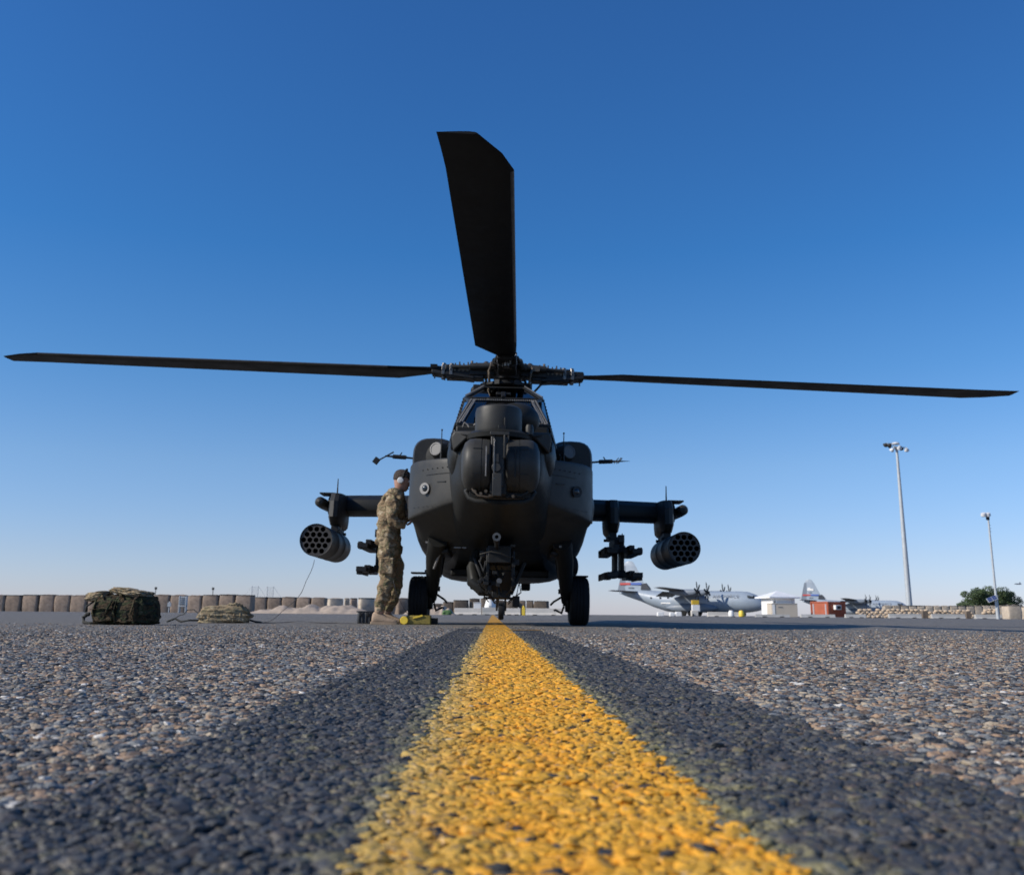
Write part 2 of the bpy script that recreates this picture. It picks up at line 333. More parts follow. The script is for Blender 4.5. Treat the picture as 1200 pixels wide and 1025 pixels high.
            s2 = N(t, 'ShaderNodeMath', operation='ADD'); t.links.new(s1.outputs[0], s2.inputs[0]); t.links.new(wob.outputs[0], s2.inputs[1])
            ov = ramp(t, s2.outputs[0], [(.56, (0,) * 3), (.82, (.75,) * 3)])
            m3 = N(t, 'ShaderNodeMixRGB'); t.links.new(ov, m3.inputs[0]); t.links.new(mx.outputs[0], m3.inputs[1]); m3.inputs[2].default_value = (.32, .28, .12, 1); c = m3.outputs[0]
            rough = .5
    t.links.new(c, b.inputs['Base Color']); b.inputs['Roughness'].default_value = rough; b.inputs['Specular IOR Level'].default_value = .4
    bp = N(t, 'ShaderNodeBump', Strength=.5, Distance=.0015); t.links.new(fine.outputs[0], bp.inputs['Height']); t.links.new(bp.outputs[0], b.inputs['Normal'])
    return m
M['tar'] = asphalt('asphalt', 'tar'); M['ypaint'] = asphalt('yellow_road_paint', 'yellow'); M['bpaint'] = asphalt('black_road_paint', 'black')
M['st_tar'] = stone_mat('chippings', 'tar'); M['st_y'] = stone_mat('yellow_painted_chippings', 'yellow'); M['st_b'] = stone_mat('black_painted_chippings', 'black')

def chip_points():
    pts = []; y = .40
    while y < 11.0:
        s = .0058 * (1 + .17 * max(0, y - .8))
        hw = .60 * y + .16
        n = int(2 * hw / s)
        xs = (np.arange(n) + .5) * s - hw
        px = xs + np.random.uniform(-.45, .45, n) * s; py = y + np.random.uniform(-.5, .5, n) * s
        sc = np.clip(np.random.lognormal(0, .34, n), .5, 2.2) * s * .70
        keep = np.random.rand(n) < math.exp(-max(0, y - 2.4) / 2.0)
        sc = sc * (1 - .45 * min(1, max(0, y - 2.2) / 5))
        pts.append(np.stack([px, py, sc], 1)[keep]); y += s * .86
    return np.concatenate(pts)
P = chip_points()
dl = P[:, 0] - (C0 + VX * P[:, 1])
jit = np.random.normal(0, .0035, len(P))
wobble = np.array([mnoise.noise((x * 9, y * 9, 3.1)) for x, y in P[:, :2]]) * .007
dd = dl + jit + wobble
is_y = np.abs(dd) < LW
is_b = (~is_y) & (np.abs(dl + jit * 2 + wobble * 1.5) < LW + BW)
is_t = ~(is_y | is_b)

def stones(name, sheet, pts, m_sheet, m_stone, seed, zoff, zs=.50, parent=None):
    n0 = len(sheet[0])
    vs = np.concatenate([np.array(sheet[0], float), np.stack([pts[:, 0], pts[:, 1], np.random.uniform(-.0022, .0010, len(pts)) + zoff], 1)])
    me = bpy.data.meshes.new(name); me.from_pydata(vs.tolist(), [], sheet[1])
    a = me.attributes.new('stone', 'FLOAT', 'POINT'); v = np.zeros(len(vs), np.float32); v[n0:] = pts[:, 2]; a.data.foreach_set('value', v)
    r = me.attributes.new('turn', 'FLOAT_VECTOR', 'POINT'); rv = np.zeros((len(vs), 3), np.float32)
    rv[n0:, 0] = np.random.uniform(-.28, .28, len(pts)); rv[n0:, 1] = np.random.uniform(-.28, .28, len(pts)); rv[n0:, 2] = np.random.uniform(0, 6.28, len(pts)); r.data.foreach_set('vector', rv.ravel())
    me.materials.append(m_sheet); me.materials.append(m_stone)
    o = bpy.data.objects.new(name, me); col.objects.link(o); o.parent = parent
    g = bpy.data.node_groups.new(name + '_nodes', 'GeometryNodeTree')
    g.interface.new_socket('Geometry', in_out='INPUT', socket_type='NodeSocketGeometry'); g.interface.new_socket('Geometry', in_out='OUTPUT', socket_type='NodeSocketGeometry')
    gi = g.nodes.new('NodeGroupInput'); go = g.nodes.new('NodeGroupOutput'); L = g.links.new
    join = g.nodes.new('GeometryNodeJoinGeometry'); joined = g.nodes.new('GeometryNodeJoinGeometry')
    for k in range(7):
        ic = g.nodes.new('GeometryNodeMeshIcoSphere'); ic.inputs['Radius'].default_value = 1; ic.inputs['Subdivisions'].default_value = 3
        sp = g.nodes.new('GeometryNodeSetPosition'); no = g.nodes.new('ShaderNodeTexNoise'); no.noise_dimensions = '4D'
        no.inputs['W'].default_value = k * 3.7 + seed; no.inputs['Scale'].default_value = 1.15; no.inputs['Detail'].default_value = 3.0; no.inputs['Roughness'].default_value = .55
        sub = g.nodes.new('ShaderNodeVectorMath'); sub.operation = 'SUBTRACT'; sub.inputs[1].default_value = (.5, .5, .5)
        scl = g.nodes.new('ShaderNodeVectorMath'); scl.operation = 'SCALE'; scl.inputs['Scale'].default_value = 1.9
        L(no.outputs['Color'], sub.inputs[0]); L(sub.outputs[0], scl.inputs[0]); L(ic.outputs['Mesh'], sp.inputs['Geometry']); L(scl.outputs[0], sp.inputs['Offset'])
        tf = g.nodes.new('GeometryNodeTransform'); tf.inputs['Scale'].default_value = (1.15, .85 + .05 * k, zs)
        sm = g.nodes.new('GeometryNodeSetShadeSmooth'); ms = g.nodes.new('GeometryNodeSetMaterial'); ms.inputs['Material'].default_value = m_stone
        gti = g.nodes.new('GeometryNodeGeometryToInstance')
        L(sp.outputs[0], tf.inputs[0]); L(tf.outputs[0], sm.inputs[0]); L(sm.outputs[0], ms.inputs[0]); L(ms.outputs[0], gti.inputs[0]); L(gti.outputs[0], join.inputs[0])
    na = g.nodes.new('GeometryNodeInputNamedAttribute'); na.data_type = 'FLOAT'; na.inputs['Name'].default_value = 'stone'
    nr = g.nodes.new('GeometryNodeInputNamedAttribute'); nr.data_type = 'FLOAT_VECTOR'; nr.inputs['Name'].default_value = 'turn'
    gt = g.nodes.new('FunctionNodeCompare'); gt.data_type = 'FLOAT'; gt.operation = 'GREATER_THAN'; gt.inputs[1].default_value = 1e-5
    iop = g.nodes.new('GeometryNodeInstanceOnPoints'); iop.inputs['Pick Instance'].default_value = True
    L(na.outputs[0], gt.inputs[0]); L(gt.outputs[0], iop.inputs['Selection']); L(gi.outputs[0], iop.inputs['Points']); L(join.outputs[0], iop.inputs['Instance'])
    L(nr.outputs[0], iop.inputs['Rotation']); L(na.outputs[0], iop.inputs['Scale']); L(iop.outputs[0], joined.inputs[0]); L(gi.outputs[0], joined.inputs[0]); L(joined.outputs[0], go.inputs[0])
    md = o.modifiers.new('stones', 'NODES'); md.node_group = g
    return o
def strip(x0, x1, z, y0=-3, y1=LINE_END, n=1):
    vs = []
    for y in (y0, y1): vs += [(C0 + VX * y + x0, y, z), (C0 + VX * y + x1, y, z)]
    return vs, [(0, 1, 3, 2)]
S = 5000
gv = [(-S, -S, 0), (S, -S, 0), (S, S, 0), (-S, S, 0)]
tag(stones('tarmac_ground', (gv, [(0, 1, 2, 3)]), P[is_t], M['tar'], M['st_tar'], 1, .0), 'grey chip-sealed apron of exposed stones reaching the horizon', 'ground', kind='structure')
tag(stones('yellow_line', strip(-LW, LW, .0016), P[is_y], M['ypaint'], M['st_y'], 2, .0014, .38), 'worn yellow taxi line painted over the stones down the middle', 'painted line', kind='structure')
sv1, sf1 = strip(-LW - BW, -LW - .0005, .0012, y1=9.4); sv2, sf2 = strip(LW + .0005, LW + BW, .0012, y1=8.8)
tag(stones('black_border', (sv1 + sv2, sf1 + [tuple(i + 4 for i in f) for f in sf2]), P[is_b], M['bpaint'], M['st_b'], 3, .0008), 'black painted borders flanking the yellow taxi line', 'painted border', kind='structure')
def ground_mark(name, px0, px1, Y, dep, m, label):
    x0, x1 = gx(px0, Y, 735), gx(px1, Y, 735)
    o = MB().add([(x0, Y, .004), (x1, Y, .004), (x1, Y + dep, .004), (x0, Y + dep, .004)], [(0, 1, 2, 3)]).build(name, m, smooth=False)
    tag(o, label, 'painted mark', kind='structure')
ground_mark('stop_mark', 596, 638, 8.6, .16, M['ypaint'], 'thin yellow cross mark beside the taxi line before the helicopter')
M['wmark'] = mat('worn_white_paint', (.30, .31, .33), .8, var=.5, scale=25)
ground_mark('white_mark', 543, 566, 7.4, .10, M['wmark'], 'worn white dash left of the taxi line')
ground_mark('white_mark', 597, 617, 7.4, .10, M['wmark'], 'worn white dash right of the taxi line')

# ================================================================== HELICOPTER
heli = tag(empty('attack_helicopter', (-.150, 13.0, 0), (0, R(.8), R(.37))), 'dark olive-black attack helicopter facing the camera astride the yellow line', 'helicopter')
H = heli
# ---- fuselage core (loft along y; half sections mirrored)
def hull(stations):
    rings = []
    for yl, pts in stations:
        ring = [Vector((x, yl, z)) for x, z in pts] + [Vector((-x, yl, z)) for x, z in pts[::-1][1:-1]]
        rings.append(ring)
    return MB().loft(rings)
st = [(-2.86, [(0, 1.36), (.26, 1.37), (.36, 1.45), (.38, 1.68), (.36, 1.88), (.24, 1.95), (0, 1.96)]),
      (-2.80, [(0, 1.32), (.30, 1.33), (.42, 1.42), (.45, 1.67), (.42, 1.90), (.28, 1.99), (0, 2.0)]),
      (-2.35, [(0, 1.22), (.35, 1.22), (.50, 1.32), (.56, 1.62), (.57, 1.93), (.48, 2.08), (0, 2.15)]),
      (-1.7, [(0, 1.02), (.45, 1.02), (.58, 1.16), (.60, 1.6), (.62, 2.0), (.58, 2.15), (0, 2.20)]),
      (-.6, [(0, .84), (.60, .84), (.64, 1.0), (.64, 1.6), (.64, 2.05), (.60, 2.2), (0, 2.24)]),
      (.45, [(0, .72), (.66, .73), (.70, .9), (.66, 1.6), (.64, 2.2), (.52, 2.45), (0, 2.55)]),
      (.60, [(0, .70), (.70, .71), (.75, .9), (.68, 1.6), (.64, 2.2), (.42, 2.95), (0, 3.08)]),
      (1.6, [(0, .58), (.90, .60), (.95, .80), (.75, 1.4), (.62, 2.2), (.38, 2.90), (0, 3.05)]),
      (2.6, [(0, .58), (.92, .60), (.95, .80), (.70, 1.6), (.62, 2.2), (.38, 2.85), (0, 3.0)]),
      (3.3, [(0, .60), (.88, .62), (.90, .85), (.62, 1.6), (.52, 2.1), (.30, 2.55), (0, 2.66)]),
      (4.3, [(0, .95), (.45, .97), (.50, 1.15), (.45, 1.55), (.38, 1.9), (.22, 2.15), (0, 2.22)]),
      (6.0, [(0, 1.22), (.24, 1.24), (.33, 1.4), (.33, 1.65), (.28, 1.88), (.15, 1.98), (0, 2.0)]),
      (10.6, [(0, 1.5), (.1, 1.51), (.15, 1.58), (.15, 1.75), (.12, 1.9), (.06, 1.95), (0, 1.96)])]
hull(st).build('fuselage', M['paint'], H, sub=2)

# ---- avionics bays along the sides (loft spanwise, front swept back, underside raked)
def bay(sgn):
    rings = []
    for x, dz, w in ((.30, 0, 0), (.45, 0, 0), (.60, 0, 0), (.72, 0, 0), (.83, .0, 0), (.92, .01, 0.0), (.99, .04, .005), (1.035, .09, .02), (1.065, .15, .05), (1.085, .22, .10), (1.09, .30, .16)):
        yf = -2.22 + .80 * (x / 1.08) ** 2.4 + w * .8
        zt = 1.80 + .05 * (x / 1.08) - w * .45; zb = 1.44 - .26 * (x / 1.08) ** 1.0 + max(0, w - .05) * .2
        um = .93 + dz; ur = .80 + dz * .9
        prof = [(yf + .04, zt + .015), (yf + .012, zt - .003), (yf, zt - .03), (yf - .01, (zt + zb) / 2), (yf, zb + .04), (yf + .012, zb + .01), (yf + .04, zb - .012), (yf + .55, um + .14), (yf + 1.2, um - .06), (.9, ur), (1.9, ur + .02), (2.0, ur + .06), (2.0, zt - .05), (1.95, zt + .02), (.4, zt + .03)]
        rings.append([Vector((sgn * x, y, z)) for y, z in prof])
    b = MB().loft(rings)
    o = b.build('avionics_bay', M['paint2'], H, sub=1)
    # side blister
    e = MB().ell((sgn * 1.07, -.55, 1.42), (.085, .62, .22), 18, 12).build('blister', M['paint2'], o)
    # sensor port with pale ring and dark glass
    x = .84; yf = -2.22 + .80 * (x / 1.08) ** 2.4 + .03
    MB().lathe([(.03, -.05), (.066, -.05), (.066, -.035), (.045, -.03), (.03, 0)], (0, 0, 0), 'y', 20).build('port_ring', M['rim'] if sgn < 0 else M['dark'], o, loc=(sgn * x, yf - .02, 1.50), rot=(0, 0, R(33) * sgn))
    MB().ell((0, 0, 0), (.054, .055, .054)).build('port_lens', M['glassdk'], o, loc=(sgn * x, yf - .035, 1.50))
    rv = MB()
    for i in range(14):
        rv.box((sgn * 1.062, -1.34 + .0 * i, 1.22 + i * .038), (.008, .01, .01))
    for i in range(9): rv.box((sgn * (.42 + i * .06), -2.225 + .80 * ((.42 + i * .06) / 1.08) ** 2.4, 1.72), (.01, .012, .01))
    for zz in (1.30,):
        for i in range(10):
            xx = .50 + i * .055; rv.box((sgn * xx, -2.232 + .80 * (xx / 1.08) ** 2.4, zz), (.007, .010, .007))
    for i in range(26): rv.box((sgn * 1.092, -1.1 + i * .11, 1.70), (.008, .008, .008)); rv.box((sgn * 1.092, -1.1 + i * .11, 1.22), (.008, .008, .008))
    r = rv.build('rivets', M['dark'], o); r['kind'] = 'stuff'
    sm = MB(); pts_ = [(sgn * xx, -2.231 + .80 * (xx / 1.08) ** 2.4, 1.655) for xx in (.46, .56, .66, .76, .86)]
    for a_, c_ in zip(pts_, pts_[1:]): sm.bar(a_, c_, .004, .004)
    sm.build('panel_seam', M['dark'], o)
    MB().bar((sgn * .62, -2.232 + .80 * (.62 / 1.08) ** 2.4, 1.56), (sgn * .72, -2.232 + .80 * (.72 / 1.08) ** 2.4, 1.565), .006, .012).build('stencil', M['dark'], o)
    # chin plate line between bay and belly
    return o
for s in (-1, 1): bay(s)

# ---- nose: cheek fairings, turret, night vision turret
for s in (-1, 1):
    b = MB()
    # angular yoke plate beside the turret
    pl = [(.27, 1.98), (.50, 1.99), (.53, 1.93), (.50, 1.77), (.36, 1.90), (.24, 1.94)]
    b.loft([[Vector((s * x, -2.98 + .35 * x, z)) for x, z in pl], [Vector((s * x, -2.45 + .25 * x, z + .03)) for x, z in pl]])
    o = b.build('cheek_fairing', M['paint2'], H, bevel=.02)
    g = MB()
    for i in range(7): g.box((s * (.515), -2.70, 1.82 + i * .024), (.03, .16, .010))
    gr = g.build('grille', M['black'], o); gr['kind'] = 'stuff'
    # lower curved cheek behind the drum
    MB().ell((s * .45, -2.30, 1.78), (.14, .40, .24), 22, 14).build('nose_cheek', M['paint'], H)
tads = MB().box((-.02, -3.06, 1.58), (.17, .30, .60)).build('sensor_turret', M['dark'], H, bevel=.015)
def drum(s):
    p = [(.001, .10 if s < 0 else .055), (.245, .10 if s < 0 else .055), (.262, .115 if s < 0 else .07), (.268, .17), (.268, .185), (.264, .187), (.264, .192), (.270, .194), (.271, .26), (.262, .32), (.225, .365), (.15, .39), (.06, .397), (.001, .398)]
    o = MB().lathe([(r, s * h) for r, h in p], (0, -3.05, 1.595), 'x', 44, cap=False).build('sensor_drum', M['paint2'], tads)
    for k, a in enumerate((-25, 30)):
        c, d = math.cos(R(a)), math.sin(R(a))
        MB().bar((s * .19, -3.05 - .273 * c, 1.595 + .273 * d), (s * .275, -3.05 - .274 * c, 1.595 + .274 * d), .006, .006).build('panel_seam', M['dark'], tads)
    # flat window recess
    MB().box((s * .145, -3.315, 1.60), (.012, .012, .30)).build('window_edge', M['rim'] if s < 0 else M['dark'], tads)
    return o
drum(-1); drum(1)
b = MB().box((-.02, -3.345, 1.60), (.10, .05, .50)).box((-.015, -3.36, 1.865), (.19, .10, .035)).box((.035, -3.38, 1.74), (.018, .06, .24))
b.box((-.07, -3.37, 1.70), (.012, .05, .33)).box((-.045, -3.385, 1.62), (.06, .03, .09)).box((-.03, -3.38, 1.36), (.09, .06, .22)); b.cyl((-.04, -3.40, 1.53), (-.04, -3.33, 1.53), .045, n=20)
b.add([(.06, -3.41, 1.86), (.08, -3.41, 1.86), (.08, -3.39, 1.74), (.06, -3.31, 1.86), (.08, -3.31, 1.86)], [(0, 1, 2), (3, 2, 4), (0, 2, 3), (1, 4, 2), (0, 3, 4, 1)])
b.build('turret_bracket', M['paint2'], tads, bevel=.005)
MB().box((-.063, -3.40, 1.60), (.010, .012, .42)).box((-.055, -3.40, 1.42), (.03, .02, .02)).build('latch_strip', M['steel'], tads, bevel=.002)
# cradle below the drums
b = MB()
for s in (-1, 1):
    b.tube([(s * .33, -3.0, 1.42), (s * .345, -3.0, 1.34), (s * .31, -3.02, 1.27), (s * .24, -3.05, 1.235), (s * .10, -3.08, 1.225), (0, -3.08, 1.225)], .028, 10)
    b.tube([(s * .28, -3.12, 1.33), (s * .20, -3.15, 1.28), (s * .12, -3.16, 1.30), (s * .07, -3.18, 1.26)], .012, 8)
b.box((0, -2.9, 1.33), (.62, .3, .12)).build('turret_cradle', M['paint'], tads, bevel=.01)
b = MB()
for x, z in ((-.25, 1.31), (-.19, 1.29), (-.14, 1.315), (-.10, 1.27), (.13, 1.27)):
    b.cyl((x, -3.22, z), (x + .01, -3.1, z + .01), .016, n=10)
b.tube([(-.28, -3.2, 1.34), (-.22, -3.23, 1.27), (-.12, -3.24, 1.255), (-.06, -3.24, 1.27)], .009, 8)
cf_ = b.build('cradle_fittings', M['brass'], tads); cf_['kind'] = 'stuff'
# collar and night-vision turret
b = MB().lathe([(.20, 1.87), (.34, 1.89), (.35, 1.935), (.30, 1.965), (.24, 1.975)], (-.02, -2.80, 0), 'z', 36).build('turret_collar', M['paint'], H)
nv = MB().lathe([(.20, 1.965), (.238, 1.97), (.245, 2.0), (.245, 2.185), (.235, 2.225), (.205, 2.245), (.12, 2.255), (.001, 2.258)], (-.035, -2.80, 0), 'z', 40).build('night_vision_turret', M['paint2'], H)
MB().ell((.16, -2.42, 2.19), (.25, .24, .19), 26, 16).build('turret_dome', M['paint'], nv)
MB().box((.035, -3.05, 2.02), (.022, .03, .15)).box((0, -3.045, 1.985), (.07, .04, .05)).build('turret_latch', M['dark'], nv, bevel=.004)
MB().lathe([(.03, -.05), (.042, -.045), (.045, .03), (.035, .06), (.001, .065)], (.285, -2.95, 1.98), 'z', 16).build('sensor_stub', M['paint2'], H)
for s in (-1, 1):
    MB().tube([(s * .10, -3.06, 1.90), (s * .22, -3.02, 1.925), (s * .33, -2.92, 1.93), (s * .44, -2.8, 1.96)], .011, 8).build('turret_hose', M['black'], H)
b = MB().tube([(-.42, -2.55, 2.08), (-.40, -2.60, 2.12), (-.37, -2.6, 2.10), (-.35, -2.6, 2.07)], .009, 8).tube([(-.30, -2.6, 2.09), (-.27, -2.62, 2.12), (-.25, -2.6, 2.08)], .008, 8)
b.build('nose_wiring', M['rim'], H)

# ---- canopy
F0, F1 = (.52, -2.02, 2.20), (.395, -1.20, 2.655)
G1 = (.27, .20, 3.14)
S0, S1, S2 = (.66, -.75, 2.16), (.66, .48, 2.30), (.48, .40, 2.92)
C2 = (.50, -.40, 2.86)
def mir(p): return (-p[0], p[1], p[2])
def quad(name, pts, parent, th=.012, m=None):
    pts = [Vector(p) for p in pts]; n = (pts[1] - pts[0]).cross(pts[2] - pts[0]).normalized() * th
    return MB().loft([pts, [p - n for p in pts]]).build(name, m or M['glass'], parent, smooth=False)
canopy = MB()
fr = []
def edge(a, b_, wd=.045): canopy.bar(a, b_, wd, wd * .8)
edges = []
for f in (lambda p: p, mir):
    edges += [(f(F0), f(F1)), (f(F1), f(C2)), (f(C2), f(G1)), (f(F0), f(S0)), (f(S0), f(S1)), (f(S0), f(C2)), (f(S1), f(S2)), (f(S2), f(G1))]
edges += [(F0, mir(F0)), (F1, mir(F1)), (G1, mir(G1)), (C2, mir(C2))]
for a, b_ in edges: edge(a, b_)
cano = canopy.build('canopy_frame', M['paint'], H, bevel=.008)
quad('canopy_window', [F0, mir(F0), mir(F1), F1], cano)
quad('canopy_window', [F1, mir(F1), mir(C2), C2], cano)
quad('canopy_window', [C2, mir(C2), mir(G1), G1], cano)
for f in (lambda p: p, mir):
    quad('canopy_window', [f(F0), f(F1), f(C2), f(S0)], cano)
    MB().add([f(S0), f(C2), f(G1), f(S2), f(S1)], [(0, 1, 2, 3, 4)]).build('canopy_window', M['glass'], cano, smooth=False)
# bolted seal strips round the panes
b = MB()
def beads(a, c, off=(0, 0, 0), step=.026, inset=0):
    a, c = Vector(a) + Vector(off), Vector(c) + Vector(off); L = (c - a).length; d = (c - a).normalized()
    for i in range(int((L - 2 * inset) / step)): b.box(a + d * (inset + (i + .5) * step), (.014, .02, .014))
for f in (lambda p: p, mir):
    s = 1 if f(F0)[0] > 0 else -1
    beads(f(F0), f(F1), (-s * .008, -.045, .018)); beads(f(F0), f(F1), (-s * .06, -.045, .022), inset=.04)
    beads(f(C2), f(G1), (0, -.03, .03))
beads(mir(F1), F1, (0, -.035, .012)); beads((.25, F0[1], F0[2]), F0, (0, -.04, .03))
rv = b.build('seal_beads', M['rim'], cano); rv['kind'] = 'stuff'
for f in (lambda p: p, mir):
    s = 1 if f(F0)[0] > 0 else -1
    MB().bar(Vector(f(F0)) + Vector((-s * .034, -.032, .022)), Vector(f(F1)) + Vector((-s * .034, -.032, .012)), .012, .006).build('seal_strip', M['rim'], cano)
b = MB()   # black bolts down the right-hand edge of the silhouette
for f in (lambda p: p, mir):
    A, B = Vector(f((.67, -.85, 2.13))), Vector(f((.52, -.42, 2.84)))
    for i in range(16): b.cyl(A + (B - A) * (i / 15), A + (B - A) * (i / 15) + Vector(((1 if A.x > 0 else -1) * .008, -.01, .01)), .009, n=6)
r = b.build('door_bolts', M['dark'], H); r['kind'] = 'stuff'
# sloping deck under the windscreen and shoulders beside it
b = MB()
for s in (-1, 1):
    b.loft([[Vector((s * .50, -2.05, 2.14)), Vector((s * .58, -2.2, 2.02)), Vector((s * .60, -2.2, 1.75)), Vector((s * .50, -2.1, 1.75))],
            [Vector((s * .56, -1.6, 2.18)), Vector((s * .63, -1.6, 2.10)), Vector((s * .66, -1.6, 1.75)), Vector((s * .5, -1.6, 1.75))],
            [Vector((s * .60, -.7, 2.22)), Vector((s * .68, -.7, 2.14)), Vector((s * .68, -.7, 1.75)), Vector((s * .5, -.7, 1.75))],
            [Vector((s * .62, .45, 2.32)), Vector((s * .70, .45, 2.2)), Vector((s * .70, .45, 1.75)), Vector((s * .5, .45, 1.75))]])
b.build('canopy_sill', M['paint'], H, sub=1)
# cockpit inside
MB().box((0, -1.93, 2.11), (1.04, .30, .15)).box((0, -1.6, 2.13), (1.12, .5, .12)).build('canopy_coaming', M['paint'], H, bevel=.02)
ck = MB().box((0, -1.75, 2.18), (.78, .30, .14)).box((0, -1.55, 2.30), (.46, .10, .16)).build('instrument_panel', M['black'], H, bevel=.02)
for y, z in ((-.95, 2.08), (.10, 2.35)):
    se = MB().box((0, y, z), (.42, .40, .12)).box((0, y + .18, z + .24), (.42, .10, .46)).build('crew_seat', M['black'], H, bevel=.03)
    MB().box((0, y + .15, z + .42), (.26, .10, .12)).build('headrest', M['dark'], se, bevel=.03)
MB().box((0, -.55, 2.62), (.60, .04, .34)).build('cockpit_bulkhead', M['black'], H)
# small things on the canopy: mirror/wire cutter/antenna
MB().cyl((.50, -.62, 2.72), (.50, -.62, 2.86), .012, .004, 8).build('antenna', M['dark'], H)
MB().bar((0, -1.22, 2.70), (0, -1.0, 2.80), .05, .05).box((0, -1.0, 2.79), (.18, .10, .03)).build('wire_cutter', M['dark'], H, bevel=.005)
MB().tube([(.665, -1.1, 2.0), (.70, -1.12, 2.03), (.715, -1.12, 2.0), (.70, -1.12, 1.96), (.68, -1.1, 1.95)], .012, 8).build('grab_handle', M['dark'], H)

# ---- engine nacelles
for s in (-1, 1):
    rings = []
    for y, sc, dz in ((.28, .86, 0), (.34, .94, 0), (.55, 1, .0), (1.2, 1.03, .02), (2.2, 1, .02), (2.9, .75, .04), (3.2, .5, .05)):
        ring = []
        for k in range(24):
            a = 2 * math.pi * k / 24; c, d = math.cos(a), math.sin(a); e = .66
            ring.append(Vector((s * (.93 + (abs(c) ** e) * (1 if c > 0 else -1) * .31 * sc), y, 2.16 + dz + (abs(d) ** e) * (1 if d > 0 else -1) * .31 * sc)))
        rings.append(ring)
    o = MB().loft(rings).build('engine_nacelle', M['paint2'], H)
    MB().lathe([(.10, -.06), (.19, -.05), (.215, .0), (.22, .10)], (0, 0, 0), 'y', 28).build('intake_ring', M['paint'], o, loc=(s * .84, .22, 2.18), rot=(0, 0, s * R(22)))
    MB().lathe([(.001, -.20), (.085, -.20), (.11, -.17), (.135, -.05), (.15, .05)], (0, 0, 0), 'y', 26).build('gearbox_cover', M['paint2'], o, loc=(s * .80, .22, 2.235), rot=(R(-6), 0, s * R(26)))
    MB().lathe([(.001, -.205), (.074, -.205), (.076, -.19)], (0, 0, 0), 'y', 26).build('gearbox_disc', M['lens'], o, loc=(s * .80, .22, 2.235), rot=(R(-6), 0, s * R(26)))
    MB().lathe([(.074, -.19), (.074, -.212), (.088, -.210), (.092, -.19)], (0, 0, 0), 'y', 26, cap=False).build('disc_rim', M['rim'] if s < 0 else M['lens'], o, loc=(s * .80, .22, 2.235), rot=(R(-6), 0, s * R(26)))
    # air-data boom with vanes
    a = MB().cyl((s * 1.22, .85, 2.24), (s * 1.36, .85, 2.255), .014, n=10).cyl((s * 1.36, .85, 2.255), (s * 1.55, .85, 2.265), .030, .030, 12).cyl((s * 1.55, .85, 2.265), (s * 1.66, .85, 2.27), .016, .010, 10)
    a.tube([(s * 1.46, .85, 2.27), (s * 1.42, .82, 2.32)], .008, 6)
    if s < 0: a.bar((s * 1.54, .85, 2.33), (s * 1.76, .85, 2.20), .012, .018).box((s * 1.78, .85, 2.20), (.07, .07, .09), Matrix.Rotation(R(35), 3, 'Y'))
    else:
        a.cyl((s * 1.66, .85, 2.27), (s * 1.80, .85, 2.275), .010, .002, 8)
        for k in range(5): a.tube([(s * (1.60 + .03 * math.cos(k * 1.26)), .85 + .04 * math.sin(k * 1.26), 2.27 - .03), (s * (1.66 + .03 * math.cos(k * 1.26)), .85 + .04 * math.sin(k * 1.26), 2.27 + .045)], .007, 6)
    a.build('air_data_probe', M['dark'], H)
    # blade antenna on the nacelle
    MB().cyl((s * .80, -.2, 2.0), (s * .80, -.2, 2.36), .016, .007, 8).ell((s * .80, -.2, 2.46 if s > 0 else 2.47), (.012, .012, .014)).cyl((s * .80, -.2, 2.34), (s * .80, -.2, 2.46), .007, .005, 6).build('antenna', M['dark'], H)

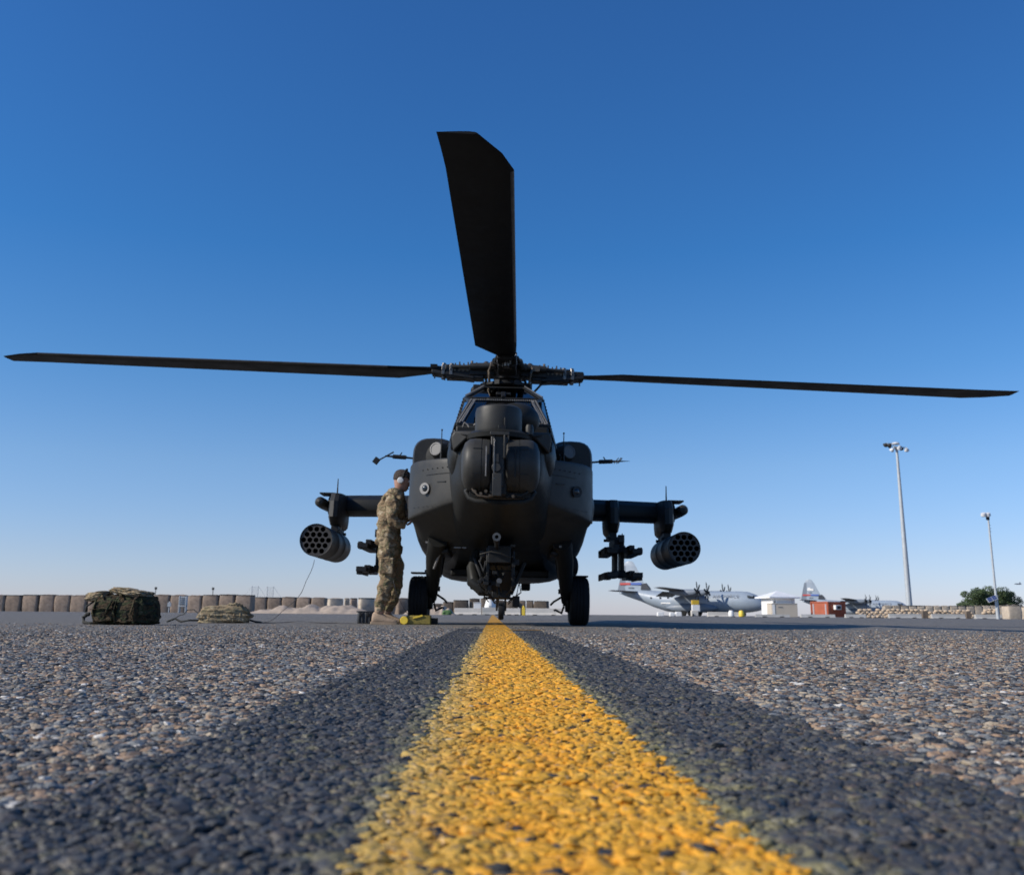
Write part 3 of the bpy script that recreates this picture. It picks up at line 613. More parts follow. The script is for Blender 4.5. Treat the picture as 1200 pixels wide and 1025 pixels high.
# ---- stub wings, pylons, stores
for s in (-1, 1):
    af = [(0, -.02), (.03, .06), (.15, .125), (.45, .15), (.9, .08), (1.15, .0), (.9, -.07), (.45, -.12), (.12, -.11), (.02, -.075)]
    rings = []
    for x, y0, zc, k in ((.60, 1.0, 1.62, 1.08), (1.6, 1.12, 1.62, 1.0), (2.42, 1.22, 1.61, .95), (2.50, 1.25, 1.61, .9)):
        rings.append([Vector((s * x, y0 + y * k * .95, zc + z * 1.16)) for y, z in af])
    wgo = MB().loft(rings).build('stub_wing', M['paint'], H)
    MB().lathe([(.001, 1.02), (.05, 1.04), (.075, 1.10), (.078, 1.35), (.07, 1.8), (.03, 2.1), (.001, 2.2)], (s * 2.58, 0, 1.63), 'y', 18, cap=False).build('wing_tip_pod', M['paint2'], wgo)
    MB().box((s * 2.49, 1.3, 1.76), (.22, .35, .02)).cyl((s * 2.36, 1.2, 1.74), (s * 2.36, 1.2, 1.98), .012, .006, 8).build('tip_antenna', M['dark'], wgo)
    for x, y0, tilt in ((2.33, .78, 0), (1.58, .86, 0)):
        rr = []
        for z, k, yo in ((1.74, 1, .12), (1.62, 1.03, .02), (1.40, 1.03, 0), (1.31, .9, .05), (1.27, .6, .12)):
            rr.append([Vector((s * x + .105 * k * math.copysign(abs(math.cos(t)) ** .6, math.cos(t)), y0 + yo + .5 + .50 * k * math.sin(t), z)) for t in [2 * math.pi * i / 20 for i in range(20)]])
        py = MB().loft(rr).build('weapon_pylon', M['paint2'], H)
        sw = MB().box((s * x, y0 + .45, 1.24), (.10, .55, .10)).box((s * x, y0 + .2, 1.21), (.16, .04, .04)).box((s * x, y0 + .72, 1.21), (.16, .04, .04)).cyl((s * x + .11, y0 + .1, 1.21), (s * x + .12, y0 + .1, 1.27), .008, n=6).build('shackle', M['dark'], py, bevel=.006)
    # rocket pod with nineteen open tubes
    px_, py0, pz, rad, L = s * 2.355, -.22, 1.005, .208, 1.70
    pod = MB().lathe([(rad - .012, .004), (rad, .0), (rad, .02), (rad - .001, .03), (rad - .001, .58), (rad + .001, .585), (rad + .001, .60), (rad - .001, .605), (rad - .001, 1.08), (rad + .001, 1.085), (rad + .001, 1.10), (rad - .001, 1.105), (rad - .002, L - .10), (rad - .03, L - .02), (rad - .05, L), (.001, L)], (0, 0, 0), 'y', 44, cap=False).build('rocket_pod', M['paint2'], H, loc=(px_, py0, pz))
    # front plate with round holes: built as a grid trimmed round the tubes
    bm = bmesh.new(); holes = []
    for row, cnt in zip((-2, -1, 0, 1, 2), (3, 4, 5, 4, 3)):
        for k in range(cnt): holes.append(((k - (cnt - 1) / 2) * .0795, row * .0690))
    hr = .0325
    vs = []; 
    outer = [bm.verts.new((rad * .985 * math.cos(2 * math.pi * i / 48), 0, rad * .985 * math.sin(2 * math.pi * i / 48))) for i in range(48)]
    es = [bm.edges.new((outer[i], outer[(i + 1) % 48])) for i in range(48)]
    for hx, hz in holes:
        c = [bm.verts.new((hx + hr * math.cos(2 * math.pi * i / 16), 0, hz + hr * math.sin(2 * math.pi * i / 16))) for i in range(16)]
        es += [bm.edges.new((c[i], c[(i + 1) % 16])) for i in range(16)]
    bmesh.ops.triangle_fill(bm, edges=es, use_beauty=True)
    for fc in [f for f in bm.faces if any((f.calc_center_median().x - hx) ** 2 + (f.calc_center_median().z - hz) ** 2 < (hr * .93) ** 2 for hx, hz in holes)]: bm.faces.remove(fc)
    me = bpy.data.meshes.new('pod_face'); bm.to_mesh(me); bm.free()
    link_mesh('pod_face', me, M['tube'], pod, (0, .012, 0))
    tm = MB().lathe([(hr, 0), (hr, .45), (.001, .46)], (0, 0, 0), 'y', 16, cap=False); tmesh = None
    for hx, hz in holes:
        if tmesh is None:
            t0 = tm.build('launch_tube', M['black'], pod, loc=(hx, .012, hz)); tmesh = t0.data
        else: link_mesh('launch_tube', tmesh, None, pod, (hx, .012, hz))
    # missile rail launcher
    lx = s * 1.58
    b = MB()
    for dx in (-.055, .03): b.box((lx + dx * s, .35, .84), (.045, .35, .42))
    b.box((lx - .02 * s, .45, 1.05), (.13, .7, .16)).box((lx - .01, .0, 1.12), (.08, .10, .1))
    ml = b.build('missile_launcher', M['dark'], H, bevel=.008)
    for zz, dr in ((.96, 1), (.64, 0)):
        for k in (-1, 1):
            q = MB()
            q.bar((lx + k * .02, .25, zz + .045), (lx + k * .18, .2, zz - .01 * dr), .5, .07, (0, 0, 1))
            q.box((lx + k * .16, .25, zz - (.015 if dr else -.01)), (.13, 1.2, .062)).box((lx + k * .20, -.20, zz - .01), (.05, .2, .09)).box((lx + k * .10, .0, zz + .03), (.07, .5, .07)).box((lx + k * .225, .3, zz + .0), (.025, .9, .085))
            q.build('launch_rail', M['dark'], ml, bevel=.005)

# ---- main gear
for s in (-1, 1):
    zo = s * .0145
    wx = s * 1.02
    # tyre
    wh = MB().lathe([(.135, -.10), (.20, -.115), (.255, -.125), (.285, -.112), (.300, -.085), (.304, -.05), (.297, -.045), (.297, -.035), (.305, -.03), (.305, -.008), (.298, -.004), (.298, .004), (.305, .008), (.305, .03), (.297, .035), (.297, .045), (.304, .05), (.300, .085), (.285, .112), (.255, .125), (.20, .115), (.135, .10)], (0, 0, 0), 'x', 40, cap=False)
    wh = wh.build('tyre', M['rubber'], H, loc=(wx, 0, .30 + zo))
    MB().lathe([(.001, -.05), (.06, -.06), (.07, -.03), (.13, -.04), (.15, -.10), (.15, .10), (.13, .04), (.07, .03), (.06, .06), (.001, .05)], (0, 0, 0), 'x', 24, cap=False).build('wheel_rim', M['paint'], wh)
    b = MB()
    b.tube([(s * .74, -1.02, 1.0), (s * .80, -.65, .80), (s * .84, -.25, .50), (s * .86, .0, .31)], [.12, .11, .085, .06], 14)      # trailing arm
    b.cyl((s * .76, .28, 1.15), (s * .82, .10, .60), .075, .070, 14).cyl((s * .82, .10, .60), (s * .85, .02, .34), .045, .045, 12)      # oleo
    b.cyl((s * .82, 0, .30), (s * 1.0, 0, .30), .05, n=14)
    b.lathe([(.001, -.03), (.12, -.03), (.13, 0), (.12, .03), (.001, .03)], (s * .88, 0, .30), 'x', 20, cap=False)
    lg = b.build('landing_leg', M['paint'], H)
    MB().tube([(s * .70, -.5, .86), (s * .84, -.35, .62), (s * .93, -.2, .56)], .018, 8).box((s * .86, -.05, .48), (.05, .1, .1)).box((s * .78, -.1, .43), (.05, .06, .06)).tube([(s * .83, 0, .24), (s * .80, -.08, .16), (s * .72, -.1, .20), (s * .70, -.1, .19)], .014, 8).tube([(s * .80, .02, .36), (s * .70, -.05, .30), (s * .66, -.08, .26)], .014, 8).build('brake_line', M['dark'], lg)
    b = MB().box((wx - s * .02, -.02, .625), (.27, .22, .022)).box((wx - s * .11, -.02, .645), (.10, .2, .04)); b.tube([(wx - s * .12, -.02, .64), (s * .86, -.1, .70), (s * .80, -.15, .84)], .018, 8)
    b.build('boarding_step', M['dark'], lg, bevel=.006)
    if s > 0: MB().ell((.97, .1, .76), (.055, .09, .13), 14, 10).build('oleo_bottle', M['dark'], lg)
    else: MB().cyl((-.80, -.7, .66), (-.72, -.9, .84), .015, n=8).build('grounding_rod', M['rim'], lg)

# belly clutter between the legs
for s in (-1, 1):
    MB().box((s * .40, 1.1, .66), (.5, 1.6, .10)).build('belly_panel', M['dark'], H, bevel=.02)
    MB().box((s * .40, 2.9, .56), (.14, .25, .12)).build('belly_light', M['dark'], H, bevel=.02)
    MB().box((s * .66, -.5, .86), (.10, .9, .07)).build('belly_rail', M['dark'], H, bevel=.02)
b = MB().box((-.50, -1.2, .885), (.08, .03, .012)).box((-.42, -1.2, .885), (.05, .03, .012)).box((-.85, -.9, .96), (.10, .05, .02)).box((.72, -1.1, .93), (.03, .03, .02))
bl_ = b.build('belly_markings', M['rim'], H); bl_['kind'] = 'stuff'

# ---- chain gun under the belly
gun = MB()
gun.box((0, -1.1, .80), (.26, .9, .20)).box((-.13, -1.15, .66), (.04, .7, .44)).box((.16, -1.15, .62), (.04, .6, .46))
gun.box((.02, -.9, .48), (.24, .75, .30), None, 1.25).box((.02, -1.1, .36), (.20, .4, .10))
gun.bar((.30, -1.05, .74), (.14, -1.05, .36), .05, .05, (0, 1, 0)).bar((-.30, -1.05, .78), (-.13, -1.15, .36), .04, .04, (0, 1, 0))
gun.box((.03, -1.1, .315), (.42, .05, .03)).box((.205, -1.1, .28), (.085, .10, .13))
gu = gun.build('gun_cradle', M['dark'], H, bevel=.012)
MB().cyl((-.03, -2.05, .92), (-.03, -1.0, .82), .026, .032, 16).cyl((-.03, -2.2, .934), (-.03, -2.02, .918), .036, .036, 18).build('gun_barrel', M['dark'], gu)
MB().lathe([(.020, 0), (.044, .0), (.046, .02), (.042, .12), (.030, .13)], (-.03, -2.28, .94), 'y', 20, cap=False).build('muzzle', M['steel'], gu)
MB().lathe([(.001, 0), (.03, 0), (.032, .06), (.001, .06)], (.005, -1.56, .50), 'y', 16, cap=False).build('gun_bolt', M['steel'], gu)
b = MB().tube([(-.26, -.85, .86), (-.31, -.95, .66), (-.30, -1.05, .50), (-.20, -1.1, .40), (-.10, -1.1, .38)], [.07, .085, .085, .07, .05], 12)
b.build('ammunition_chute', M['paint'], gu)
b = MB()
for i in range(16):
    x = random.uniform(-.26, .24); z = random.uniform(.45, .85)
    b.tube([(x, -1.5 + random.uniform(-.1, .1), z), (x + random.uniform(-.05, .05), -1.5, z - .12), (x * .5, -1.35, z - .22)], random.uniform(.006, .014), 7)
for i in range(14):
    x = random.uniform(-.22, .22); z = random.uniform(.42, .85); b.box((x, -1.46 + random.uniform(-.08, .1), z), (random.uniform(.03, .07), .08, random.uniform(.03, .08)))
gl_ = b.build('gun_linkage', M['dark'], gu, bevel=.003); gl_['kind'] = 'stuff'
MB().tube([(-.22, -1.62, .79), (-.10, -1.66, .82), (.02, -1.66, .80), (.10, -1.64, .77), (.17, -1.6, .77)], .007, 8).tube([(-.2, -1.6, .76), (-.22, -1.58, .70)], .012, 8).box((.15, -1.5, .90), (.06, .02, .03)).build('gun_hose', M['paint2'], gu)
MB().bar((-.20, -1.5, .50), (-.10, -1.45, .36), .025, .02).build('gun_link', M['brass'], gu)

# ---- tail
fin = MB()
pr = [(9.6, 1.6), (10.2, 1.5), (10.9, 1.6), (11.7, 3.1), (11.5, 3.3), (11.0, 3.3), (10.2, 2.1), (9.4, 1.9)]
MB().prism(pr, 'x', -.07, .07).build('tail_fin', M['paint'], H, bevel=.03)
MB().box((0, 10.9, 1.35), (3.2, .85, .07)).build('stabilator', M['paint'], H, bevel=.03)
MB().cyl((-.05, 11.2, 2.9), (-.35, 11.2, 2.9), .09, n=16).build('tail_rotor_hub', M['dark'], H)
for a in (20, 75, 200, 255):
    MB().box((0, 0, .70), (.02, .23, 1.2)).build('tail_rotor_blade', M['blade'], H, bevel=.006, loc=(-.33, 11.2, 2.9), rot=(R(a), 0, 0))
tw = MB().lathe([(.08, -.05), (.17, -.065), (.195, -.05), (.205, 0), (.195, .05), (.17, .065), (.08, .05)], (0, 10.5, .205), 'x', 28).build('tail_wheel', M['rubber'], H)
b = MB()
for s in (-1, 1): b.tube([(s * .06, 10.0, .60), (s * .10, 10.3, .42), (s * .10, 10.5, .22)], .025, 8)
b.tube([(0, 9.7, 1.5), (0, 9.95, .62)], .05, 10).box((0, 10.0, .56), (.2, .12, .1)).build('tail_wheel_fork', M['paint'], H)

# ---- rotor mast and hub
rot = empty('rotor_head', (.045, .84, 3.50), (R(.0), R(.78), R(-.95)), H)
b = MB().lathe([(.30, -.55), (.26, -.38), (.20, -.30), (.15, -.22), (.15, -.12), (.20, -.10), (.21, -.04), (.24, .0), (.24, .09), (.16, .13), (.12, .17), (.10, .25), (.001, .26)], (0, 0, 0), 'z', 32, cap=False)
b.build('mast', M['dark'], rot)
b = MB().lathe([(.20, -.24), (.31, -.235), (.34, -.215), (.34, -.18), (.30, -.165), (.2, -.16)], (0, 0, 0), 'z', 32)
for k in range(8):
    a = R(22.5 + 45 * k); b.box((.33 * math.cos(a), .33 * math.sin(a), -.20), (.08, .08, .07), Matrix.Rotation(a, 3, 'Z'))
b.build('swashplate', M['dark'], rot, bevel=.006)
arm_m = None
def arm_parts(par):
    # everything along +x; the blade goes out from r = 1.3
    b = MB()
    b.box((.42, 0, .02), (.42, .26, .16)).box((.78, 0, .0), (.50, .20, .17)).box((.70, 0, -.085), (.62, .24, .05)).bar((.55, 0, -.10), (1.25, 0, -.03), .26, .05)
    b.box((1.12, 0, 0), (.26, .14, .13))
    b.build('hub_arm', M['dark'], par, bevel=.01)
    for sy in (-1, 1):
        d = MB()
        d.cyl((.30, sy * .19, .06), (.62, sy * .17, .05), .045, n=14).cyl((.60, sy * .17, .05), (.92, sy * .14, .04), .022, n=10)
        d.ell((.27, sy * .19, .06), (.05, .05, .06), 12, 8)
        d.build('lead_lag_damper', M['paint2'], par)
    e = MB()
    for x, r_ in ((.93, .105), (1.06, .11)):
        e.cyl((x, 0, -.12), (x, 0, .12), .035, n=12); e.cyl((x, -.135, 0), (x, .135, 0), .03, n=12)
    for sy in (-1, 1):
        for x in (.93, 1.06): e.box((x, sy * .125, 0), (.05, .02, .15))
    e.build('blade_pin', M['steel'], par, bevel=.005)
    f_ = MB()
    for i in range(7):
        for sy in (-1, 1): f_.cyl((.45 + i * .07, sy * .105, .0), (.45 + i * .07, sy * .118, .0), .018, n=6); f_.cyl((.45 + i * .07, sy * .06, .08), (.45 + i * .07, sy * .06, .115 + .02 * (i % 2)), .012, n=6)
    for i in range(5): f_.cyl((.56 + .16 * i, .05 * (-1) ** i, -.12), (.56 + .16 * i, .05 * (-1) ** i, -.07), .012, n=6)
    f_.cyl((.60, 0, .08), (.60, 0, .17), .02, n=8); f_.ell((.36, .0, .12), (.06, .09, .05), 12, 8)
    r = f_.build('hub_bolts', M['brass'], par); r['kind'] = 'stuff'
    g_ = MB().tube([(.34, -.25, -.20), (.36, -.26, -.05), (.40, -.22, .05), (.50, -.15, .05)], .022, 8).box((.44, -.2, .03), (.14, .08, .07))
    g_.build('pitch_link', M['brass'], par, bevel=.004)
# blade mesh, along +x, leading edge on +y for counter-clockwise turning seen from above
def blade_mesh():
    rings = []
    CH = .533
    st = [(.84, .15, .07, .07), (1.0, .20, .10, .07), (1.12, .28, .125, .06), (1.60, CH, .133, .055), (3.0, CH, .133, .052), (4.5, CH, .133, .050), (6.0, CH, .133, .048), (6.72, CH, .133, .046), (7.00, .455, .045, .034), (7.30, .30, -.125, .022)]
    af = [(0, 0), (.02, .35), (.08, .75), (.22, 1.0), (.45, .85), (.75, .42), (1, .04), (1, -.04), (.75, -.22), (.45, -.45), (.22, -.6), (.08, -.5), (.02, -.28)]
    for r, ch, le, th in st:
        tw = R(4.5 - 5.0 * (r - 1.2) / 6.1)
        ring = []
        for u, v in af:
            y = le - u * ch; z = v * th * .62
            ring.append(Vector((r, y * math.cos(tw) - z * math.sin(tw), y * math.sin(tw) + z * math.cos(tw))))
        rings.append(ring)
    me_o = MB().loft(rings)
    me_o.box((1.06, .09, .05), (.1, .05, .05))
    return me_o
bl = blade_mesh()
M['strip'] = mat('leading_edge_highlight', (.07, .068, .065), .4, var=.4, scale=6, metal=.2)  # paler strip added along the blade: sunlit gleam of the leading edge as colour
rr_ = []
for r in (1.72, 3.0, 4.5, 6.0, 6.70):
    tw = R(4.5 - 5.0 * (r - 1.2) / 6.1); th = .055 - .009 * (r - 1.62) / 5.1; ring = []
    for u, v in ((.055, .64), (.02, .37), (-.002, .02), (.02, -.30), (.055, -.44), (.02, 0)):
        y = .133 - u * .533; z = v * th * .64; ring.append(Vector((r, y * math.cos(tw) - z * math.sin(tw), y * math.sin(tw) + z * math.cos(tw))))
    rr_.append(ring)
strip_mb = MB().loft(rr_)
first = None
angs = [(-90, 0.0), (3.4, -.1), (90, .0), (181.3, .1)]      # towards the camera, right, back, left
for a, droop in angs:
    before = set(rot.children)
    arm_parts(rot)
    o = bl.build('rotor_blade', M['blade'], rot, ang=50)
    es_ = strip_mb.build('edge_highlight_strip', M['strip'], rot, ang=80)
    for c in set(rot.children) - before:
        c.rotation_euler = (0, R(-droop), R(a))
        if c not in (o, es_): c.scale = (.87, 1, 1)
# mast fairing, details behind the canopy roof
b = MB().loft([[Vector((x * k, y, z)) for x, z in ((-.34, 2.7), (.34, 2.7), (.36, 3.0), (.24, 3.22), (-.24, 3.22), (-.36, 3.0))] for y, k in ((.45, .9), (.8, 1.1), (1.8, 1.0), (2.6, .4))])
b.build('mast_fairing', M['paint'], H, bevel=.05)
b = MB().box((-.38, .75, 3.23), (.12, .3, .10)).box((-.30, .70, 3.26), (.08, .2, .08)).ell((-.43, .75, 3.22), (.05, .1, .06)).bar((.40, .8, 3.20), (.54, .8, 3.36), .03, .03).bar((.54, .8, 3.36), (.60, .8, 3.38), .05, .03)
for s in (-1, 1):
    b.bar((s * .30, .80, 3.0), (s * .34, .82, 3.30), .04, .04); b.tube([(s * .2, .7, 3.15), (s * .26, .72, 3.28), (s * .30, .8, 3.32)], .018, 8)
b.build('mast_support', M['dark'], H, bevel=.01)
MB().tube([(-.10, .62, 3.28), (-.06, .60, 3.33), (0, .6, 3.30), (.08, .6, 3.32)], .016, 8).box((-.02, .58, 3.30), (.08, .03, .03)).build('mast_hose', M['rim'], H)

# ================================================================== GROUND CREW
def skin_mesh(name, nodes, edges, m, parent, root=0, sub=2, disp=None):
    me = bpy.data.meshes.new(name); me.from_pydata([n[0] for n in nodes], edges, [])
    o = link_mesh(name, me, m, parent)
    sk = o.modifiers.new('skin', 'SKIN'); sk.use_smooth_shade = True
    me.skin_vertices.new() if not me.skin_vertices else None
    for i, n in enumerate(nodes):
        v = me.skin_vertices[0].data[i]; v.radius = n[1] if isinstance(n[1], tuple) else (n[1], n[1]); v.use_root = (i == root)
    ss = o.modifiers.new('sub', 'SUBSURF'); ss.levels = sub; ss.render_levels = sub
    if disp:
        tx = bpy.data.textures.new(name + '_folds', 'CLOUDS'); tx.noise_scale = disp[1]; tx.noise_depth = 2
        d = o.modifiers.new('folds', 'DISPLACE'); d.texture = tx; d.strength = disp[0]; d.mid_level = .5; d.texture_coords = 'LOCAL'
    return o
MY = 12.55
man = tag(empty('person', (-1.565, MY, 0), (0, R(1.2), 0)), 'ground crew member in camouflage uniform and ear defenders leaning against the helicopter side', 'person')
# local coordinates: x towards the helicopter, y away from the camera
body = skin_mesh('body', [((0.02, 0, .97), (.13, .12)), ((.015, 0, 1.15), (.12, .11)), ((.04, 0, 1.38), (.13, .15)), ((.075, 0, 1.53), (.08, .10)), ((.10, 0, 1.66), .06), ((.125, 0, 1.74), .06),
    ((.02, -.09, .90), .09), ((.03, -.10, .50), .06), ((-.03, -.11, .10), .045), ((.02, .09, .90), .09), ((.09, .10, .50), .06), ((.03, .12, .10), .045),
    ((.07, -.19, 1.48), .055), ((.10, -.27, 1.24), .045), ((.24, -.20, 1.20), .032), ((.07, .19, 1.48), .055), ((.14, .26, 1.26), .045), ((.26, .18, 1.40), .032)],
    [(0, 1), (1, 2), (2, 3), (3, 4), (4, 5), (0, 6), (6, 7), (7, 8), (0, 9), (9, 10), (10, 11), (3, 12), (12, 13), (13, 14), (3, 15), (15, 16), (16, 17)], M['skin'], man)
# jacket
skin_mesh('jacket', [((0.0, 0, .94), (.195, .18)), ((.005, 0, 1.03), (.185, .17)), ((.0, 0, 1.20), (.165, .165)), ((.02, 0, 1.42), (.17, .19)), ((.055, 0, 1.56), (.13, .16)), ((.10, 0, 1.66), (.075, .075)),
    ((.06, -.17, 1.56), .095), ((.06, -.24, 1.40), .09), ((.09, -.27, 1.23), .078), ((.19, -.22, 1.20), .06), ((.23, -.20, 1.20), .05),
    ((.07, .17, 1.56), .09), ((.10, .24, 1.40), .08), ((.14, .27, 1.25), .07), ((.24, .20, 1.37), .05)],
    [(0, 1), (1, 2), (2, 3), (3, 4), (4, 5), (4, 6), (6, 7), (7, 8), (8, 9), (9, 10), (4, 11), (11, 12), (12, 13), (13, 14)], M['multicam'], man, sub=3, disp=(.075, .10))
# trousers
skin_mesh('trousers', [((.02, 0, 1.10), (.155, .145)), ((.0, 0, .93), (.17, .165)),
    ((.0, -.09, .82), (.125, .115)), ((.03, -.10, .66), (.115, .11)), ((.045, -.11, .50), (.098, .095)), ((.0, -.11, .36), (.098, .09)), ((-.03, -.11, .24), (.085, .08)), ((-.035, -.11, .145), (.06, .058)),
    ((.07, .09, .82), (.12, .115)), ((.11, .10, .66), (.105, .105)), ((.13, .10, .52), (.09, .09)), ((.085, .11, .36), (.085, .085)), ((.04, .12, .22), (.08, .08)), ((.03, .12, .145), (.06, .06))],
    [(0, 1), (1, 2), (2, 3), (3, 4), (4, 5), (5, 6), (6, 7), (1, 8), (8, 9), (9, 10), (10, 11), (11, 12), (12, 13)], M['multicam'], man, root=1, sub=3, disp=(.07, .09))
# thigh pocket, belt
MB().box((.03, -.215, .70), (.17, .04, .20)).build('cargo_pocket', M['multicam'], man, bevel=.015)
# boots
for x, y in ((-.03, -.11), (.04, .12)):
    rings = []
    for dx, w_, zt in ((-.10, .030, .10), (-.09, .040, .15), (-.04, .046, .165), (.02, .046, .145), (.08, .048, .10), (.15, .050, .075), (.205, .040, .06), (.225, .022, .045)):
        rings.append([Vector((x + dx, y + w_ * c * (1 if z < .6 else .8), .018 + (zt - .018) * z)) for c, z in ((-1, 0), (-1, .5), (-.75, .85), (0, 1), (.75, .85), (1, .5), (1, 0), (0, 0))])
    bt = MB().loft(rings).cyl((x - .02, y, .10), (x - .015, y, .25), .052, .056, 16).build('boot', M['boot'], man, sub=1)
    rings = [[Vector((x + dx, y - w_, z)) for z in (0, .03)] + [Vector((x + dx, y + w_, z)) for z in (.03, 0)] for dx, w_ in ((-.112, .025), (-.10, .046), (-.02, .05), (.06, .046), (.14, .056), (.21, .048), (.235, .02))]
    MB().loft(rings).build('sole', M['sole'], bt)
# head
hd = MB()
prof = []
def headring(z, rx0, rx1, ry): # back, front radius in x
    ring = []
    for k in range(20):
        a = 2 * math.pi * k / 20; c, s_ = math.cos(a), math.sin(a)
        ring.append(Vector(((rx1 if c > 0 else rx0) * c, ry * s_, z)))
    return ring
hd.loft([headring(*q) for q in ((-.125, .035, .06, .035), (-.115, .05, .085, .052), (-.09, .06, .098, .062), (-.05, .078, .10, .072), (0, .098, .102, .079), (.04, .105, .100, .080), (.08, .095, .085, .07), (.11, .06, .055, .045), (.12, .01, .01, .01))])
head = hd.build('head', M['skin'], man, sub=2, loc=(.135, 0, 1.785), rot=(0, R(14), 0))
head.scale = (1.12, 1.12, 1.1)
MB().add([(.095, 0, .02), (.13, 0, -.035), (.10, .018, -.04), (.10, -.018, -.04), (.095, 0, -.045)], [(0, 1, 2), (0, 3, 1), (1, 4, 2), (1, 3, 4)]).build('nose', M['skin'], head)
MB().box((.098, 0, -.075), (.012, .045, .012)).build('mouth', M['skin'], head, bevel=.004)
for s in (-1, 1):
    MB().ell((.088, s * .032, .005), (.014, .014, .010)).build('eye', M['white'], head)
    MB().ell((.0, s * .08, -.02), (.02, .012, .032)).build('ear', M['skin'], head)
    mf = MB().lathe([(.001, .075), (.03, .075), (.036, .085), (.036, .105), (.028, .115), (.001, .117)], (0, 0, 0), 'y', 20, cap=False)
    o = mf.build('ear_defender', M['muff'], head, loc=(.0, 0, -.015), rot=(0, 0, 0 if s > 0 else R(180)))
hr_ = MB().loft([headring(*q) for q in ((-.03, .10, .02, .082), (.0, .104, .05, .084), (.04, .111, .07, .085), (.08, .102, .088, .076), (.115, .07, .065, .052), (.128, .01, .01, .01))])
hr_.build('hair', M['hair'], head, sub=2)
b = MB(); 
b.tube([(.01, -.095, .0), (.015, -.098, .06), (.02, -.07, .115), (.02, 0, .14), (.02, .07, .115), (.015, .098, .06), (.01, .095, .0)], .012, 8)
b.box((.085, 0, .055), (.05, .15, .05)).tube([(0, -.088, .045), (.05, -.092, .05), (.1, -.06, .05)], .012, 8)
b.build('goggles', M['black'], head, bevel=.01)
# hands resting on the panel: palm, four fingers and a thumb
for (hx, hy, hz), s in (((.262, -.19, 1.20), -1), ((.275, .17, 1.42), 1)):
    nodes = [((hx - .02, hy, hz), (.026, .018)), ((hx + .02, hy, hz + .02), (.036, .014)), ((hx + .035, hy, hz + .05), (.040, .012))]
    edges_ = [(0, 1), (1, 2)]
    for k, ln in enumerate((.060, .072, .068, .052)):
        i = len(nodes); yy = hy + (k - 1.5) * .022
        nodes += [((hx + .04, yy, hz + .07), .0095), ((hx + .048, yy, hz + .07 + ln * .5), .009), ((hx + .046, yy, hz + .07 + ln), .008)]
        edges_ += [(2, i), (i, i + 1), (i + 1, i + 2)]
    i = len(nodes); nodes += [((hx + .03, hy - s * .05, hz + .04), .011), ((hx + .04, hy - s * .065, hz + .075), .009)]; edges_ += [(1, i), (i, i + 1)]
    skin_mesh('hand', nodes, edges_, M['skin'], man, sub=1)

# ================================================================== THINGS ON THE TARMAC
def lumpy(name, size, m, parent, seed, amp=.08, taper=.8, loc=(0, 0, 0), rotz=0, n=26, sag=.0):
    """A stuffed soft bag: rounded box pushed about by noise with creases."""
    bm = bmesh.new(); bmesh.ops.create_cube(bm, size=2); bmesh.ops.subdivide_edges(bm, edges=bm.edges, cuts=n, use_grid_fill=True)
    for v in bm.verts:
        p = v.co.copy(); q = Vector([math.copysign(abs(c) ** .9, c) for c in p]); q.normalize()
        sph = q * 1.25; p = p.lerp(sph, .45)
        nz = mnoise.fractal(Vector((p.x * 1.5 + seed, p.y * 1.5, p.z * 2.5)), 1.0, 2.0, 4)
        cr = abs(mnoise.noise(Vector((p.x * 3 + seed, p.y * 3, p.z * 6)))) * .7
        p += q * (nz * amp * 1.2 - cr * amp)
        k = 1 - (1 - taper) * (p.z * .5 + .5)
        z = p.z * size[2] / 2; 
        v.co = (p.x * size[0] / 2 * k, p.y * size[1] / 2 * k, max(0, z + size[2] / 2) )
    for f in bm.faces: f.smooth = True
    me = bpy.data.meshes.new(name); bm.to_mesh(me); bm.free()
    return link_mesh(name, me, m, parent, loc, (0, 0, rotz))
# large rucksack
bx = gx(146, 10.4, 728)
ruck = tag(empty('rucksack', (bx, 10.4, 0), (0, 0, R(-8))), 'large dark woodland camouflage rucksack lying on the tarmac at left', 'rucksack')
lumpy('pack_body', (.62, .42, .29), M['woodland'], ruck, 3.1, .09, .86, (.02, 0, 0))
lumpy('pack_pocket', (.24, .16, .20), M['woodland'], ruck, 7.7, .1, .9, (-.10, -.20, .03))
lumpy('pack_pocket', (.22, .15, .21), M['woodland'], ruck, 9.1, .1, .9, (.13, -.19, .02))
o = lumpy('pack_collar', (.22, .26, .09), M['tanbag'], ruck, 4.4, .14, .9, (-.27, -.03, .235)); o.rotation_euler.y = R(-6)
o = lumpy('pack_flap', (.36, .34, .07), M['tanbag'], ruck, 5.2, .22, .9, (.06, -.02, .285)); o.rotation_euler.y = R(9)
b = MB()
for x in (-.19, .03, .22):
    b.bar((x, -.14, .315), (x + .01, -.265, .25), .026, .008).bar((x + .01, -.265, .25), (x - .01, -.285, .12), .026, .008).bar((x - .01, -.285, .12), (x, -.24, .02), .026, .008)
b.bar((-.22, -.292, .15), (.02, -.295, .16), .02, .006)
b.tube([(.0, -.28, .24), (-.03, -.30, .16), (-.05, -.29, .10)], .012, 6)
b.build('pack_strap', M['woodland'], ruck)
b = MB().tube([(-.28, -.1, .24), (-.36, -.12, .18), (-.38, -.1, .12)], .01, 6)
for i in range(14):
    pass
b.tube([(-.24, -.05, .03), (-.32, -.1, .012), (-.40, -.08, .02), (-.425, -.05, .07), (-.39, -.04, .10), (-.37, -.04, .10)], [.014, .014, .016, .02, .022, .02], 8)
b.box((-.30, -.02, .012), (.20, .09, .022)).build('shoulder_strap', M['strap'], ruck)
